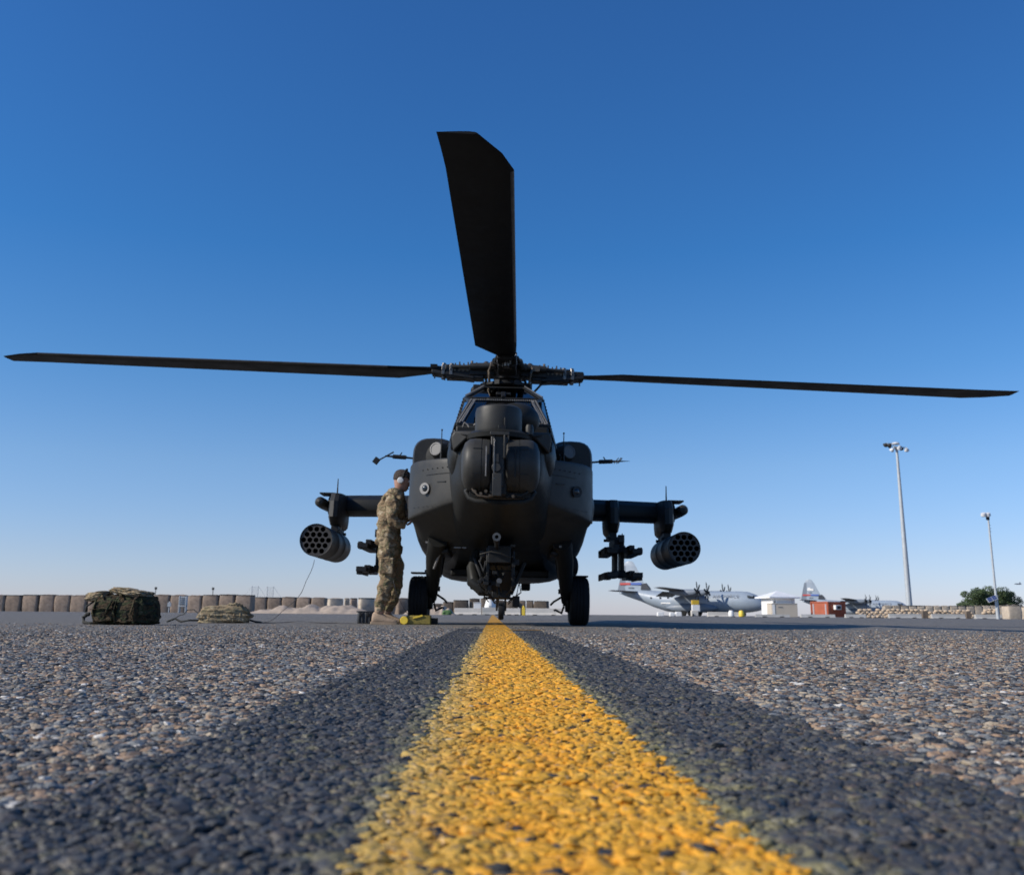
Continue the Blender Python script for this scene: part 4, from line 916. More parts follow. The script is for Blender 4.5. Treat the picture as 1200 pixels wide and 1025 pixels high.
# tan bag
bx = gx(263, 12.6, 725)
bag = tag(empty('duffel_bag', (bx, 12.6, 0), (0, 0, R(4))), 'low tan camouflage bag lying on the tarmac between rucksack and crew member', 'bag')
lumpy('bag_body', (.64, .34, .205), M['tanbag'], bag, 12.3, .16, .8, (0, 0, 0))
o = lumpy('bag_flap', (.24, .28, .10), M['tanbag'], bag, 14.3, .25, .6, (.12, 0, .14)); o.rotation_euler.y = R(8)
b = MB()
for i in range(7): b.tube([(-.24 + i * .075, -.1, .15 + .01 * math.sin(i)), (-.23 + i * .075, -.175, .09), (-.24 + i * .075, -.165, .03)], .006, 6)
b.build('bag_strap', M['tanbag'], bag)
MB().tube([(-.30, -.02, .10), (-.38, 0, .16), (-.46, .02, .155), (-.50, 0, .10)], .006, 6).tube([(-.30, 0, .03), (-.42, -.05, .03), (-.52, -.02, .012), (-.60, 0, .05), (-.70, .02, .012)], .013, 6).tube([(-.62, 0, .04), (-.55, .02, .09), (-.5, 0, .1)], .006, 6).tube([(.30, 0, .04), (.38, -.04, .02), (.46, -.02, .01)], .013, 6).build('bag_sling', M['strap'], bag)
# electronics case beside the boots
bx = gx(429, 12.6, 725)
cs = tag(empty('equipment_case', (bx, 12.6, 0)), 'small black ribbed case on the tarmac by the heel of the crew member', 'case')
MB().box((0, 0, .075), (.20, .16, .135)).build('case_body', M['case'], cs, bevel=.012)
MB().box((-.01, 0, .150), (.205, .165, .018)).build('case_lid', M['case'], cs, bevel=.006)
for x in (-.075, -.035, .01, .055):
    MB().box((x, -.088, .075), (.018, .02, .13)).build('case_rib', M['case'], cs, bevel=.006)
for x in (-.055, .035): MB().box((x, -.10, .115), (.03, .02, .04)).build('latch', M['dark'], cs, bevel=.004)
# wheel chocks at the left main wheel
bx = gx(488, 12.5, 725)
ck_ = tag(empty('wheel_chock', (bx, 12.52, 0)), 'olive and yellow wheel chock in front of the left-hand main wheel', 'chock')
MB().box((.03, 0, .055), (.30, .13, .11)).build('chock_block', M['olive'], ck_, bevel=.012)
MB().lathe([(.001, -.015), (.045, -.015), (.05, -.005), (.05, .015)], (0, 0, 0), 'y', 18, cap=False).build('chock_end', M['chockcap'], ck_, loc=(-.145, -.075, .05))
MB().box((-.155, 0, .045), (.07, .14, .09)).build('chock_nose', M['olive'], ck_, bevel=.012)
MB().box((.02, -.072, .095), (.12, .012, .02), Matrix.Rotation(R(-14), 3, 'Y')).build('chock_grip', M['chockcap'], ck_)
MB().tube([(-.16, -.03, .09), (-.20, -.05, .05), (-.21, -.06, .01)], .008, 6).build('chock_rope', M['cable'], ck_)
o = MB().box((0, 0, .04), (.12, .10, .08)).cyl((-.03, -.055, .05), (-.03, -.04, .05), .02, n=10).build('small_box', M['black'], None, bevel=.01, loc=(gx(507, 12.5, 725), 12.55, 0))
tag(o, 'small black box on the tarmac at the inner side of the chocked wheel', 'box')
# cable from the rocket pod to the ground and along it
def cable(name, pts, r, label, m='cable'):
    cu = bpy.data.curves.new(name, 'CURVE'); cu.dimensions = '3D'; cu.bevel_depth = r; cu.bevel_resolution = 2
    sp = cu.splines.new('NURBS'); sp.points.add(len(pts) - 1); sp.use_endpoint_u = True; sp.order_u = 4
    for p, q in zip(sp.points, pts): p.co = (*q, 1)
    cu.materials.append(M[m]); o = bpy.data.objects.new(name, cu); col.objects.link(o); tag(o, label, 'cable'); return o
c0 = [at(368.5, 656, 12.8), at(366, 668, 12.8), at(358, 680, 12.8), at(355, 693, 12.8), at(345, 705, 12.8), at(330, 716, 12.8)]
gp = lambda px, Y: (gx(px, Y, 725), Y, .006)
cable('test_cable', [tuple(p) for p in c0] + [gp(318, 12.9), gp(308, 12.9), gp(299, 12.8)], .0035, 'thin cable hanging from the left rocket pod down to the tan bag')
cable('ground_cable', [gp(299, 12.7), gp(320, 12.3), gp(340, 13.8), (gx(355, 13.2), 13.2, .03), gp(372, 12.6), gp(395, 13.3), gp(410, 12.8), gp(420, 12.6)], .0035, 'thin black cable snaking over the tarmac to the ribbed case')
cable('crew_cable', [tuple(at(461, 680, 12.25)), tuple(at(463, 692, 12.2)), tuple(at(469, 705, 12.25)), tuple(at(475, 716, 12.35)), tuple(at(480, 722, 12.42))], .003, 'thin grey cable hanging from the crew member to the chock')

# ================================================================== PERIMETER
ORD = ['first', 'second', 'third', 'fourth', 'fifth', 'sixth', 'seventh', 'eighth', 'ninth', 'tenth', 'eleventh', 'twelfth', 'thirteenth', 'fourteenth', 'fifteenth', 'sixteenth', 'seventeenth', 'eighteenth', 'nineteenth', 'twentieth', 'twenty-first', 'twenty-second', 'twenty-third', 'twenty-fourth', 'twenty-fifth']
def bin_mesh(w_, h_, d_, seed):
    """Earth-filled wire and fabric bin: bulging cell with an uneven top of earth."""
    rings = []; n = 24
    for z in (0, .12, .3, .5, .7, .88, 1.0):
        bul = 1 + .06 * math.sin(math.pi * z) ; ring = []
        for k in range(n):
            a = 2 * math.pi * k / n; c, s_ = math.cos(a), math.sin(a); e = .24
            nz = mnoise.noise(Vector((c * 1.6 + seed * 3.3, s_ * 1.6, z * 3))) * .045
            f = bul + nz
            ring.append(Vector((math.copysign(abs(c) ** e, c) * w_ / 2 * f * (.96 + .03 * mnoise.noise(Vector((seed, 0, z * 2)))), math.copysign(abs(s_) ** e, s_) * d_ / 2 * f, z * h_ + (mnoise.noise(Vector((k * .6, seed, 0))) * .05 if z == 1 else 0))))
        rings.append(ring)
    top = [Vector((0, 0, h_ * 1.0)) + (p - Vector((0, 0, h_))) * .55 + Vector((0, 0, .12 + .08 * mnoise.noise(Vector((i * .7, seed, 5))))) for i, p in enumerate(rings[-1])]
    rings.append(top)
    return MB().loft(rings)
def put_bin(px0, px1, ytop, Y, m, label, group, rotz=0, seed=0, ybase=None):
    a, b_ = gx(px0, Y, 715), gx(px1, Y, 715); h_ = at((px0 + px1) / 2, ytop, Y).z
    o = empty('barrier_bin', ((a + b_) / 2, Y, 0), (0, 0, rotz))
    tag(o, label, 'barrier bin', group)
    w_ = (b_ - a) * .99
    bin_mesh(w_, h_ - .12, w_ * 1.0, seed).build('bin_wall', m, o, ang=60)
    c = MB(); c.loft([[Vector((w_ / 2 * .99 * math.copysign(abs(math.cos(t)) ** .24, math.cos(t)), w_ / 2 * .99 * math.copysign(abs(math.sin(t)) ** .24, math.sin(t)), z)) for t in [2 * math.pi * i / 24 for i in range(24)]] for z in (h_ - .14, h_ - .04 + .05 * math.sin(seed))], cap=False)
    c.build('fabric_rim', M['netting'], o)
    return o
YL = 134
x = -30.0; i = 0; labels_i = 0
edges_px = [-12, 9, 28.6, 48, 66, 85, 105, 124, 143, 162, 181, 201, 220, 238.5, 258, 277, 297]
for i in range(len(edges_px) - 1):
    put_bin(edges_px[i] + .2, edges_px[i + 1] - .2, 696.8 + .35 * math.sin(i * 1.7), YL, M['hesco'], 'brown earth-filled barrier bin in the long row, %s from the left edge of the photo' % ORD[i], 'barrier bins behind the bags', rotz=R(random.uniform(-4, 4)), seed=i)
edges2 = [297, 314, 331, 348, 365, 383]
for i in range(len(edges2) - 1):
    put_bin(edges2[i] + .2, edges2[i + 1] - .2, 699.5 + .3 * math.sin(i * 2.1), YL + 14, M['hesco'], 'earth-filled barrier bin half behind the sand heap, %s of the five' % ORD[i], 'barrier bins behind the sand heap', rotz=R(random.uniform(-4, 4)), seed=20 + i)
for i, (a, b_, m_) in enumerate([(384, 401, 'hescolt'), (403, 409, 'hescolt'), (410, 418, 'hesco'), (420, 438, 'hescolt'), (440, 462, 'hesco'), (463, 484, 'hesco'), (486, 506, 'hesco')]):
    put_bin(a, b_, 700.5, YL - 4 + 6 * (i % 2), M[m_], 'pale barrier bin beside the crew member, %s to the right of the sand heap' % ORD[i], 'pale barrier bins by the crew member', rotz=R(18), seed=30 + i)
for i, (a, b_, yt) in enumerate([(508, 519, 707), (519, 531, 705), (531, 549, 703), (550, 562, 701), (563, 577, 700.5), (578, 592, 703), (593, 607, 704), (608, 616, 703.5), (617, 625, 703.5), (626, 643, 704)]):
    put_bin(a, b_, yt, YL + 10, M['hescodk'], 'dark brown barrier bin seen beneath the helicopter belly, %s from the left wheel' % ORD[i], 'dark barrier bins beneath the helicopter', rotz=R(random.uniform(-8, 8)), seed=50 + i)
# sand heap
def heap(px0, px1, yt, Y, m, name, label, seed=0, dep=6, n=60):
    a, b_ = gx(px0, Y, 716), gx(px1, Y, 716); h_ = at((px0 + px1) / 2, yt, Y).z
    vs = []; fs = []; nv = 12
    for i in range(n + 1):
        for j in range(nv + 1):
            u, v = i / n, j / nv
            env = min(1, 5 * u, 5 * (1 - u)) ** .7 * math.sin(math.pi * v)
            z = h_ * env * (.75 + .5 * mnoise.fractal(Vector((u * n * .16 + seed, v * 3, seed)), 1, 2, 4))
            vs.append((a + (b_ - a) * u, Y - dep / 2 + dep * v, max(-.05, z) if 0 < j < nv else -.05))
    for i in range(n):
        for j in range(nv): k = i * (nv + 1) + j; fs.append((k, k + nv + 1, k + nv + 2, k + 1))
    o = MB().add(vs, fs).build(name, m, ang=60); tag(o, label, 'heap'); return o
heap(296, 440, 708.5, 122, M['sand'], 'sand_heap', 'long pale heap of bulldozed sand in front of the barrier bins', 2, 7)
heap(474, 534, 709, 118, M['sand'], 'rubble_heap', 'pale rubble heap seen behind the left main wheel', 9, 5)
# concrete barriers
def jersey(px0, px1, yt, Y, m, label, group, rotz=0):
    a, b_ = gx(px0, Y, 718), gx(px1, Y, 718); h_ = at((px0 + px1) / 2, yt, Y).z
    L = b_ - a; o = empty('concrete_barrier', ((a + b_) / 2, Y, 0), (0, 0, rotz)); tag(o, label, 'barrier', group)
    pr = [(-.42, 0), (-.42, .12), (-.24, .35), (-.16, 1.0), (.16, 1.0), (.24, .35), (.42, .12), (.42, 0)]
    MB().prism([(p[0], p[1] * h_) for p in pr], 'x', -L / 2, L / 2).build('barrier_block', m, o, bevel=.03, smooth=False)
    MB().box((-L / 4, -.41, .06), (.5, .06, .10)).box((L / 4, -.41, .06), (.5, .06, .10)).build('drain_slot', M['netting'], o)
    return o
G1_ = 'concrete barriers beneath the helicopter'; G2_ = 'concrete barriers along the far apron edge'
jersey(532.5, 564, 712.3, 120, M['concrete'], 'pale concrete barrier left of the taxi line, seen beneath the helicopter', G1_)
jersey(565, 589, 711.5, 121, M['concrete2'], 'greyer concrete barrier under the white tank beyond the gun', G1_)
jersey(592, 610, 712.5, 123, M['concrete'], 'short pale barrier just right of the tail wheel', G1_)
jersey(616, 659, 712.6, 120, M['concrete'], 'longest pale concrete barrier, left of the right main wheel', G1_)
o = MB().box((0, 0, .55), (.9, .9, 1.1)).box((0, 0, 1.13), (1.0, 1.0, .06)).build('white_box', M['white'], bevel=.03, loc=(gx(559.5, 126, 710), 126, .35)); tag(o, 'small white utility box behind the pale barriers under the helicopter', 'box')
tk = tag(empty('white_tank', (gx(574.5, 128), 128, 0)), 'white conical tank standing behind the grey barrier beyond the gun', 'tank')
MB().lathe([(.75, 0), (.75, 1.0), (.62, 1.5), (.5, 2.0), (.55, 2.3), (.3, 2.4), (.001, 2.42)], (0, 0, 0), 'z', 24).build('tank_shell', M['white'], tk); MB().box((0, -.72, .9), (.3, .1, .5)).build('tank_hatch', M['pole'], tk)
o = MB().box((0, 0, .45), (.35, .35, .9)).cyl((0, 0, .9), (0, 0, 1.1), .1, n=12).build('yellow_post', M['chockcap'], bevel=.03, loc=(gx(613.5, 118), 118, 0)); tag(o, 'short yellow post between the barriers beneath the helicopter', 'post')
o = lumpy('green_sack', (1.1, .8, .5), M['green'], None, 2.2, .2, .8, (gx(524, 115), 115, 0), n=8); tag(o, 'small green sack on the rubble by the left main wheel', 'sack')

# plastic pedestal and small post left
pd = tag(empty('white_pedestal', (gx(213.5, 112), 112, 0)), 'white slatted utility pedestal standing before the barrier bins', 'pedestal')
b = MB().box((-.36, 0, .9), (.12, .5, 1.8)).box((.36, 0, .9), (.12, .5, 1.8)).box((0, 0, 1.3), (.7, .45, .9)).box((0, 0, .72), (.84, .52, .12)); b.build('pedestal_body', M['pole'], pd, bevel=.02)
for i in range(4): MB().box((0, -.26, .98 + i * .2), (.5, .04, .05)).build('louvre', M['netting'], pd)
o = MB().cyl((0, 0, 0), (0, 0, .7), .06, n=10).box((0, 0, .85), (.35, .2, .4)).cyl((0, 0, 1.05), (0, 0, 1.2), .12, .02, n=10).build('marker_post', M['pole'], loc=(gx(197.5, 110), 110, 0)); tag(o, 'small pale marker post between rucksack and pedestal', 'post')
# skyline masts
def mast(px, yt, Y, label, kind):
    h_ = at(px, yt, Y).z; o = empty('radio_mast', (gx(px, Y), Y, 0)); tag(o, label, 'mast', 'masts on the left skyline')
    if kind: 
        b = MB()
        for s in (-1, 1): b.cyl((s * 1.0, 0, 0), (s * 1.0, 0, h_), .09, n=6)
        for k in range(8): b.cyl((-1, 0, h_ * (.6 + .05 * k)), (1, 0, h_ * (.6 + .05 * k + .03)), .05, n=5)
        b.build('lattice', M['pole'], o); MB().cyl((-3.5, 0, h_ * .6), (-1, 0, h_), .04, n=4).cyl((3.5, 0, h_ * .6), (1, 0, h_), .04, n=4).build('stay_wire', M['pole'], o)
    else: MB().cyl((0, 0, 0), (0, 0, h_), .08, .05, 8).build('pole', M['netting'], o); MB().box((0, 0, h_), (.3, .2, .35)).build('mast_head', M['netting'], o)
mast(247.5, 689.5, 150, 'thin dark mast with a small head above the barrier bins', 0)
mast(297, 686.5, 330, 'pale lattice mast on the skyline, left of the pair', 1)
mast(315, 687, 330, 'pale lattice mast on the skyline, right of the pair', 1)
mast(180, 689, 150, 'short dark mast rising behind the rucksack', 0)

# ---- right side
barr = [(829, 868, 716.8, 'long tan concrete barrier under the nose of the nearer transport plane'), (885, 925, 719.6, 'low concrete barrier before the white-roofed kiosk'), (938, 978, 719.6, 'low concrete barrier before the orange container'),
        (990, 1014, 719.5, 'short barrier just right of the orange container'), (1041, 1079, 719.0, 'grey barrier under the tall floodlight mast'), (1091, 1130, 719.3, 'grey barrier in front of the middle of the sandbag wall'),
        (1142, 1180, 719.8, 'grey barrier below the solar panel'), (1192, 1215, 720.2, 'grey barrier cut off by the right edge of the photo')]
for a, b_, yt, lb in barr:
    jersey(a, b_, yt, 128, M['concrete'] if a < 850 else M['concrete2'], lb, G2_)
for i, (a, b_, yt, lb) in enumerate([(770, 777.5, 717, 'leftmost of the small white blocks under the transport plane'), (784.5, 789.5, 717.3, 'small white block, middle one under the transport plane'), (791.5, 798.5, 716.5, 'white block right of the pair under the transport plane')]):
    Yb = 150; w_ = gx(b_, Yb) - gx(a, Yb); h_ = at(a, yt, Yb).z
    o = MB().box((0, 0, h_ / 2), (w_, 1.0, h_), None, .92).build('white_block', M['white'], bevel=.06, loc=(gx((a + b_) / 2, Yb), Yb, 0)); tag(o, lb, 'block', 'white blocks under the transport plane')
for i, (a, b_) in enumerate([(1079.5, 1086), (1130.5, 1136)]):
    Yb = 129; w_ = gx(b_, Yb) - gx(a, Yb)
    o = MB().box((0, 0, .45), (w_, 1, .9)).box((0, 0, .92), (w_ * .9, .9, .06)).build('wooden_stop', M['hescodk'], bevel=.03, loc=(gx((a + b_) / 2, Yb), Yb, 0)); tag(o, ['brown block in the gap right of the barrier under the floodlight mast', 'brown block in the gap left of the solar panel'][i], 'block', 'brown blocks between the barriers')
# cart with yellow and white board
ct = tag(empty('fire_bottle_cart', (gx(815.5, 150), 150, 0)), 'small cart with a yellow over white board beside the propellers', 'cart')
w_ = gx(820, 150) - gx(811, 150)
zc = lambda y: at(815, y, 150).z
MB().box((0, 0, (zc(716) + zc(708.5)) / 2), (w_, .7, zc(708.5) - zc(716))).build('white_board', M['white'], ct, bevel=.03)
MB().box((-.05, 0, (zc(708.3) + zc(703)) / 2), (w_ * .92, .7, zc(703) - zc(708.3))).build('yellow_board', M['yellowp'], ct, bevel=.03)
MB().box((-.2, 0, .45), (w_ * .9, .8, .8)).build('cart_base', M['concrete'], ct, bevel=.05)
for s in (-1, 1): MB().cyl((s * .5 - .06, -.5, .2), (s * .5 + .06, -.5, .2), .2, n=14).build('wheel', M['rubber'], ct)
# small equipment near the plane's nose
for px_, nm, m_, lb, ct_ in ((857, 'white_drum', 'white', 'round white drum on the apron under the nearer transport plane', 'drum'), (869, 'yellow_bollard', 'chockcap', 'small yellow bollard under the nose of the nearer transport plane', 'bollard')):
    o = MB().lathe([(.25, 0), (.35, .1), (.36, .5), (.25, .75), (.001, .8)], (0, 0, 0), 'z', 14).build(nm, M[m_], loc=(gx(px_, 125), 125, 0)); tag(o, lb, ct_)
# kiosk
YK = 140; kx = gx(912, YK)
ki = tag(empty('kiosk', (kx, YK, 0), (0, 0, R(12))), 'small white kiosk with a pyramid roof near the second tail fin', 'kiosk')
zk = lambda y: at(912, y, YK).z
W = gx(928, YK) - gx(897, YK)
MB().box((0, 0, zk(701) / 2), (W * .9, W * .9, zk(701))).build('wall', M['white'], ki, bevel=.02)
RW = (gx(932, YK) - gx(891, YK)) / 2 * .95
rr = MB().loft([[Vector((sx * RW * k, sy * RW * k, z)) for sx, sy in ((-1, -1), (1, -1), (1, 1), (-1, 1))] for k, z in ((1, zk(701)), (1, zk(699.5)), (.02, zk(692.3)))]).build('roof', M['roof'], ki, smooth=False)
for dx in (-.42, -.30, .42): MB().box((dx * W, -W * .47, zk(701) / 2), (.22, .16, zk(701) - .05)).build('post', M['white'], ki)
wf = MB().box((-.36 * W, -W * .455, 1.3), (.18, .05, 1.7)).build('window', M['glassdk'], ki)
# beige cabin
xb0, xb1 = gx(904.5, 136), gx(935, 136); hb = at(920, 707.3, 136).z
cb = tag(empty('beige_cabin', ((xb0 + xb1) / 2, 137.2, 0)), 'plain beige cabin in front of the white kiosk', 'cabin')
L_ = xb1 - xb0
MB().box((0, 0, hb / 2), (L_, 2.4, hb)).build('cabin_wall', M['beige'], cb, bevel=.03)
MB().box((0, 0, hb + .04), (L_ + .1, 2.5, .08)).build('cabin_roof', M['concrete'], cb)
MB().box((-L_ * .42, -1.22, hb / 2), (L_ * .10, .05, hb * .9)).build('corner_panel', M['white'], cb)
MB().box((-L_ * .15, -1.22, hb * .75), (.6, .03, .08)).build('vent', M['mark'], cb)
# orange container with air conditioner
xo0, xo1 = gx(953, 136), gx(992.5, 136); ho = at(970, 705.3, 136).z
co = tag(empty('shipping_container', ((xo0 + xo1) / 2, 137, 0), (0, 0, R(0))), 'rust-orange shipping container with a white air conditioner', 'container')
Lo = xo1 - xo0
# turned corner: the end faces left of the corner, the long side right of it
cth = R(-32); end_w = 2.2
cx_ = Lo * -.08
b = MB(); outline = [(cx_, -1.4), (-Lo / 2, -.3), (-Lo / 2 + 1.2, 1.6), (Lo / 2, .4 + .6), (Lo / 2, -.4)]
side0, side1 = Vector((cx_, -1.4, 0)), Vector((Lo / 2, -.4, 0))
b.prism(outline, 'z', .15, ho).build('container_shell', M['orange'], co, smooth=False)
b = MB(); b.bar((*outline[0], ho), (*outline[1], ho), .14, .14); b.bar((*outline[0], ho), (*outline[4], ho), .14, .14); b.bar((*outline[0], .15), (*outline[1], .15), .14, .18); b.bar((*outline[0], .15), (*outline[4], .15), .14, .18)
for q in (outline[0], outline[1], outline[4]): b.box((*q, ho / 2 + .05), (.16, .16, ho))
b.build('container_frame', M['orange'], co)
nrm = Vector((side1.y - side0.y, -(side1.x - side0.x), 0)).normalized()
for i in range(11):
    p = side0.lerp(side1, (i + .7) / 11.6) + nrm * .05
    bb = MB().box((0, 0, 0), (.14, .10, ho - .5)); bb.build('corrugation', M['orange'], co, loc=(p.x, p.y, ho / 2 + .08), rot=(0, 0, math.atan2(side1.y - side0.y, side1.x - side0.x)))
p = side0.lerp(side1, .36) + nrm * .2
ac = MB().box((0, 0, 0), (.95, .5, .6)).build('air_conditioner', M['white'], co, bevel=.04, loc=(p.x + .3, p.y - .05, ho * .66), rot=(0, 0, math.atan2(side1.y - side0.y, side1.x - side0.x)))
MB().box((.05, -.26, 0), (.6, .03, .4)).build('grille', M['netting'], ac)
b = MB()
p0, p1 = Vector((*outline[1], 0)), Vector((*outline[0], 0))
for t_ in (.12, .86): q = p0.lerp(p1, t_); b.box((q.x, q.y - .06, ho * .5), (.16, .05, ho * .75))
b.build('door_bar', M['white'], co)

# perimeter wall of tall bins and sandbags on the right
def sandbag_wall(px0, px1, ytop, Y, label, rows, name='sandbag_wall'):
    a, b_ = gx(px0, Y), gx(px1, Y); h_ = at((px0 + px1) / 2, ytop, Y).z
    o = empty(name, ((a + b_) / 2, Y, 0)); tag(o, label, 'sandbag wall')
    rh = h_ / rows; bw = .62; n = int((b_ - a) / bw)
    proto = []
    for k in range(4):
        bm = bmesh.new(); bmesh.ops.create_icosphere(bm, subdivisions=2, radius=1)
        for v in bm.verts:
            p = v.co; q = Vector([math.copysign(abs(c) ** .7, c) for c in p]); q *= 1 + .18 * mnoise.noise(p * 1.3 + Vector((k * 5, 0, 0)))
            v.co = (q.x * bw * .52, q.y * .36, q.z * rh * .60)
        for f in bm.faces: f.smooth = True
        me = bpy.data.meshes.new('sandbag'); bm.to_mesh(me); bm.free(); me.materials.append(M['bag']); proto.append(me)
    for r in range(rows):
        for i in range(n):
            if r == rows - 1 and random.random() < .22: continue
            x = -(b_ - a) / 2 + (i + .5 + .5 * (r % 2)) * bw + random.uniform(-.08, .08)
            q = bpy.data.objects.new('sandbag', random.choice(proto)); col.objects.link(q); q.parent = o
            q.location = (x, random.uniform(-.12, .12) + r * .06, rh * (r + .5) + random.uniform(-.05, .08)); q.rotation_euler = (random.uniform(-.12, .12), random.uniform(-.12, .12), random.uniform(-.3, .3))
    return o
sandbag_wall(1003, 1037, 713.5, 134, 'low sandbag wall left of the tall floodlight mast', 4)
sandbag_wall(1037, 1086, 713.8, 136, 'sandbag wall behind the barrier under the floodlight mast', 4)
sandbag_wall(1087, 1145, 714.6, 136, 'sandbag wall between floodlight mast and solar panel', 4)
sandbag_wall(1151, 1168, 713.5, 136, 'short sandbag stack right under the solar panel', 4)
for i in range(15):
    a = 1035 + i * 9.6
    put_bin(a, a + 9.4, 709.2 + .003 * (a - 1035), 142, M['hescolt'], 'tall pale bin in the wall behind the sandbags, %s from the left' % ORD[i], 'tall pale bins behind the sandbags', seed=80 + i)
put_bin(1177, 1194, 708.6, 124, M['hescolt'], 'large pale barrier bin right of the solar panel', 'large pale bins at the right edge', seed=97)
put_bin(1197, 1216, 710, 126, M['hescolt'], 'pale barrier bin cut by the right edge of the photo', 'large pale bins at the right edge', seed=98)

# light masts
def lightpole():
    Y = 150; base = Vector((gx(1066.5, Y), Y, 0)); h_ = at(1049.5, 526, Y).z
    o = empty('floodlight_mast', base); tag(o, 'tall galvanised floodlight mast with a cluster of lamps', 'light mast')
    MB().cyl((0, 0, 0), (0, 0, h_), .46, .18, 20).build('mast_pole', M['pole'], o)
    z = h_
    MB().lathe([(.2, -.2), (.32, 0), (.32, .2), (.2, .3)], (0, 0, z), 'z', 16).cyl((-1.4, 0, z + .5), (1.4, 0, z + .2), .07, n=8).cyl((-.8, -.9, z + .15), (.75, .9, z + .15), .07, n=8).cyl((0, -1.0, z + .1), (0, .9, z + .3), .07, n=8).build('lamp_frame', M['pole'], o)
    MB().lathe([(.55, 0), (.62, .10), (.45, .3), (.001, .4)], (-.1, 0, z + .7), 'z', 18).build('mast_cap', M['lamp'], o)
    spots = [(-2.7, .2, .95, 1), (-2.0, -.6, .8, 1), (-1.6, .5, .75, 1), (-1.7, -1.2, -.5, 0), (.1, -1.5, .0, 0), (2.3, -.4, -.3, 0), (1.5, 1.0, .3, 1)]
    for x, y, dz, dk in spots:
        x, y, dz = x * .62, y * .62, dz * .62
        l = MB().lathe([(.001, .36), (.17, .36), (.24, .2), (.34, 0), (.37, -.07), (.34, -.08)], (0, 0, 0), 'z', 16).build('flood_lamp', M['lamp'] if not dk else M['netting'], o, loc=(x, y, z + dz), rot=(R(50), R(35) if x < 0 else R(-30), 0))
        MB().lathe([(.001, -.09), (.34, -.08)], (0, 0, 0), 'z', 16, cap=False).build('lens', M['glassdk'], l)
        MB().cyl((0, 0, .3), (0, .05, .6), .04, n=6).build('bracket', M['pole'], l)
lightpole()
Y2 = 118; b2 = Vector((gx(1168.5, Y2, 712), Y2, 0)); h2 = at(1156, 606, Y2).z
lp = tag(empty('street_light', b2), 'slimmer light pole with a solar panel near its foot', 'light pole')
MB().cyl((0, 0, 0), (0, 0, h2 * .22), .20, .18, 12).cyl((0, 0, h2 * .22), (0, 0, h2), .14, .10, 12).lathe([(.14, -.1), (.26, -.05), (.26, .05), (.14, .1)], (0, 0, h2 * .22), 'z', 12).build('pole', M['pole'], lp)
MB().box((-.05, 0, h2), (.3, .3, .6)).cyl((0, 0, h2 + .1), (-.7, -.2, h2 + .25), .06, n=8).build('bracket', M['netting'], lp)
for dx in (-.55, -.05): MB().lathe([(.001, .25), (.28, .2), (.33, -.1), (.26, -.2), (.001, -.2)], (0, 0, 0), 'z', 14).build('lamp_head', M['lamp'], lp, loc=(dx, -.1, h2 + .30), rot=(R(20), R(-15), 0))
for k in range(3): MB().box((.12, 0, h2 * (.86 + k * .03)), (.12, .12, .06)).build('clamp', M['netting'], lp)
sp_ = MB().box((0, 0, 0), (1.15, .05, .62)).build('solar_panel', M['pole'], lp, bevel=.01, loc=(-.62, -.3, at(1162, 701.5, Y2).z), rot=(R(-38), R(-22), R(-12)))
for i in range(2):
    for j in range(2): MB().box((-.27 + i * .54, -.035, -.14 + j * .29), (.50, .012, .26)).build('solar_cell', M['solar'], sp_)
# tree
def tree(px, Y, x0, x1, yt, label):
    cx = gx(px, Y); w_ = (gx(x1, Y) - gx(x0, Y)); h_ = at(px, yt, Y).z
    o = tag(empty('bushy_tree', (cx, Y, 0)), label, 'tree')
    b = MB().tube([(0, 0, 0), (.1, 0, h_ * .25), (-.1, .1, h_ * .5)], [.35, .28, .18], 10)
    for k in range(9):
        a = k * .7; b.tube([(0, 0, h_ * (.15 + .03 * k)), (math.cos(a) * w_ * .2, math.sin(a) * w_ * .12, h_ * .5), (math.cos(a) * w_ * .38, math.sin(a) * w_ * .2, h_ * (.5 + .03 * k))], [.16, .1, .04], 6)
    b.build('trunk', M['bark'], o)
    rs = np.random.RandomState(5); vs = []; fs = []
    clumps = []
    for k in range(60):
        u = rs.uniform(-1, 1); a = rs.uniform(0, 6.28); rr = rs.uniform(.3, 1)
        top = h_ * (1 - .48 * abs(u) ** 1.8) * (.9 + .12 * math.sin(u * 9 + 1))
        z = top * rs.uniform(.35, .92); clumps.append((u * w_ * .46, math.sin(a) * w_ * .25 * rr, z, rs.uniform(.55, 1.15)))
    for cx_, cy_, cz_, cr in clumps:
        for i in range(300):
            d = rs.normal(size=3); d /= np.linalg.norm(d); r_ = cr * rs.uniform(.55, 1.08) ** .6
            p = np.array([cx_, cy_, cz_]) + d * r_ * np.array([1.1, 1, .8])
            if p[2] < .8: continue
            t1 = rs.normal(size=3); t1 /= np.linalg.norm(t1); t2 = np.cross(t1, d); t2 /= (np.linalg.norm(t2) + 1e-6); s_ = rs.uniform(.08, .17)
            n0 = len(vs); vs += [tuple(p - t1 * s_), tuple(p + t2 * s_ * .5), tuple(p + t1 * s_), tuple(p - t2 * s_ * .5)]; fs.append((n0, n0 + 1, n0 + 2, n0 + 3))
    me = bpy.data.meshes.new('crown'); me.from_pydata(vs, [], fs); link_mesh('crown', me, M['leaf'], o)
tree(1162, 158, 1129, 1197, 681.5, 'broad dark green tree behind the perimeter wall at the right')
# distant flying speck
o = MB().ell((0, 0, 0), (1.6, .5, .25)).box((.8, 0, .4), (.4, .08, .6)).build('distant_bird', M['mark'], loc=tuple(at(1193, 684, 400))); tag(o, 'tiny dark bird in the sky right of the tree', 'bird')

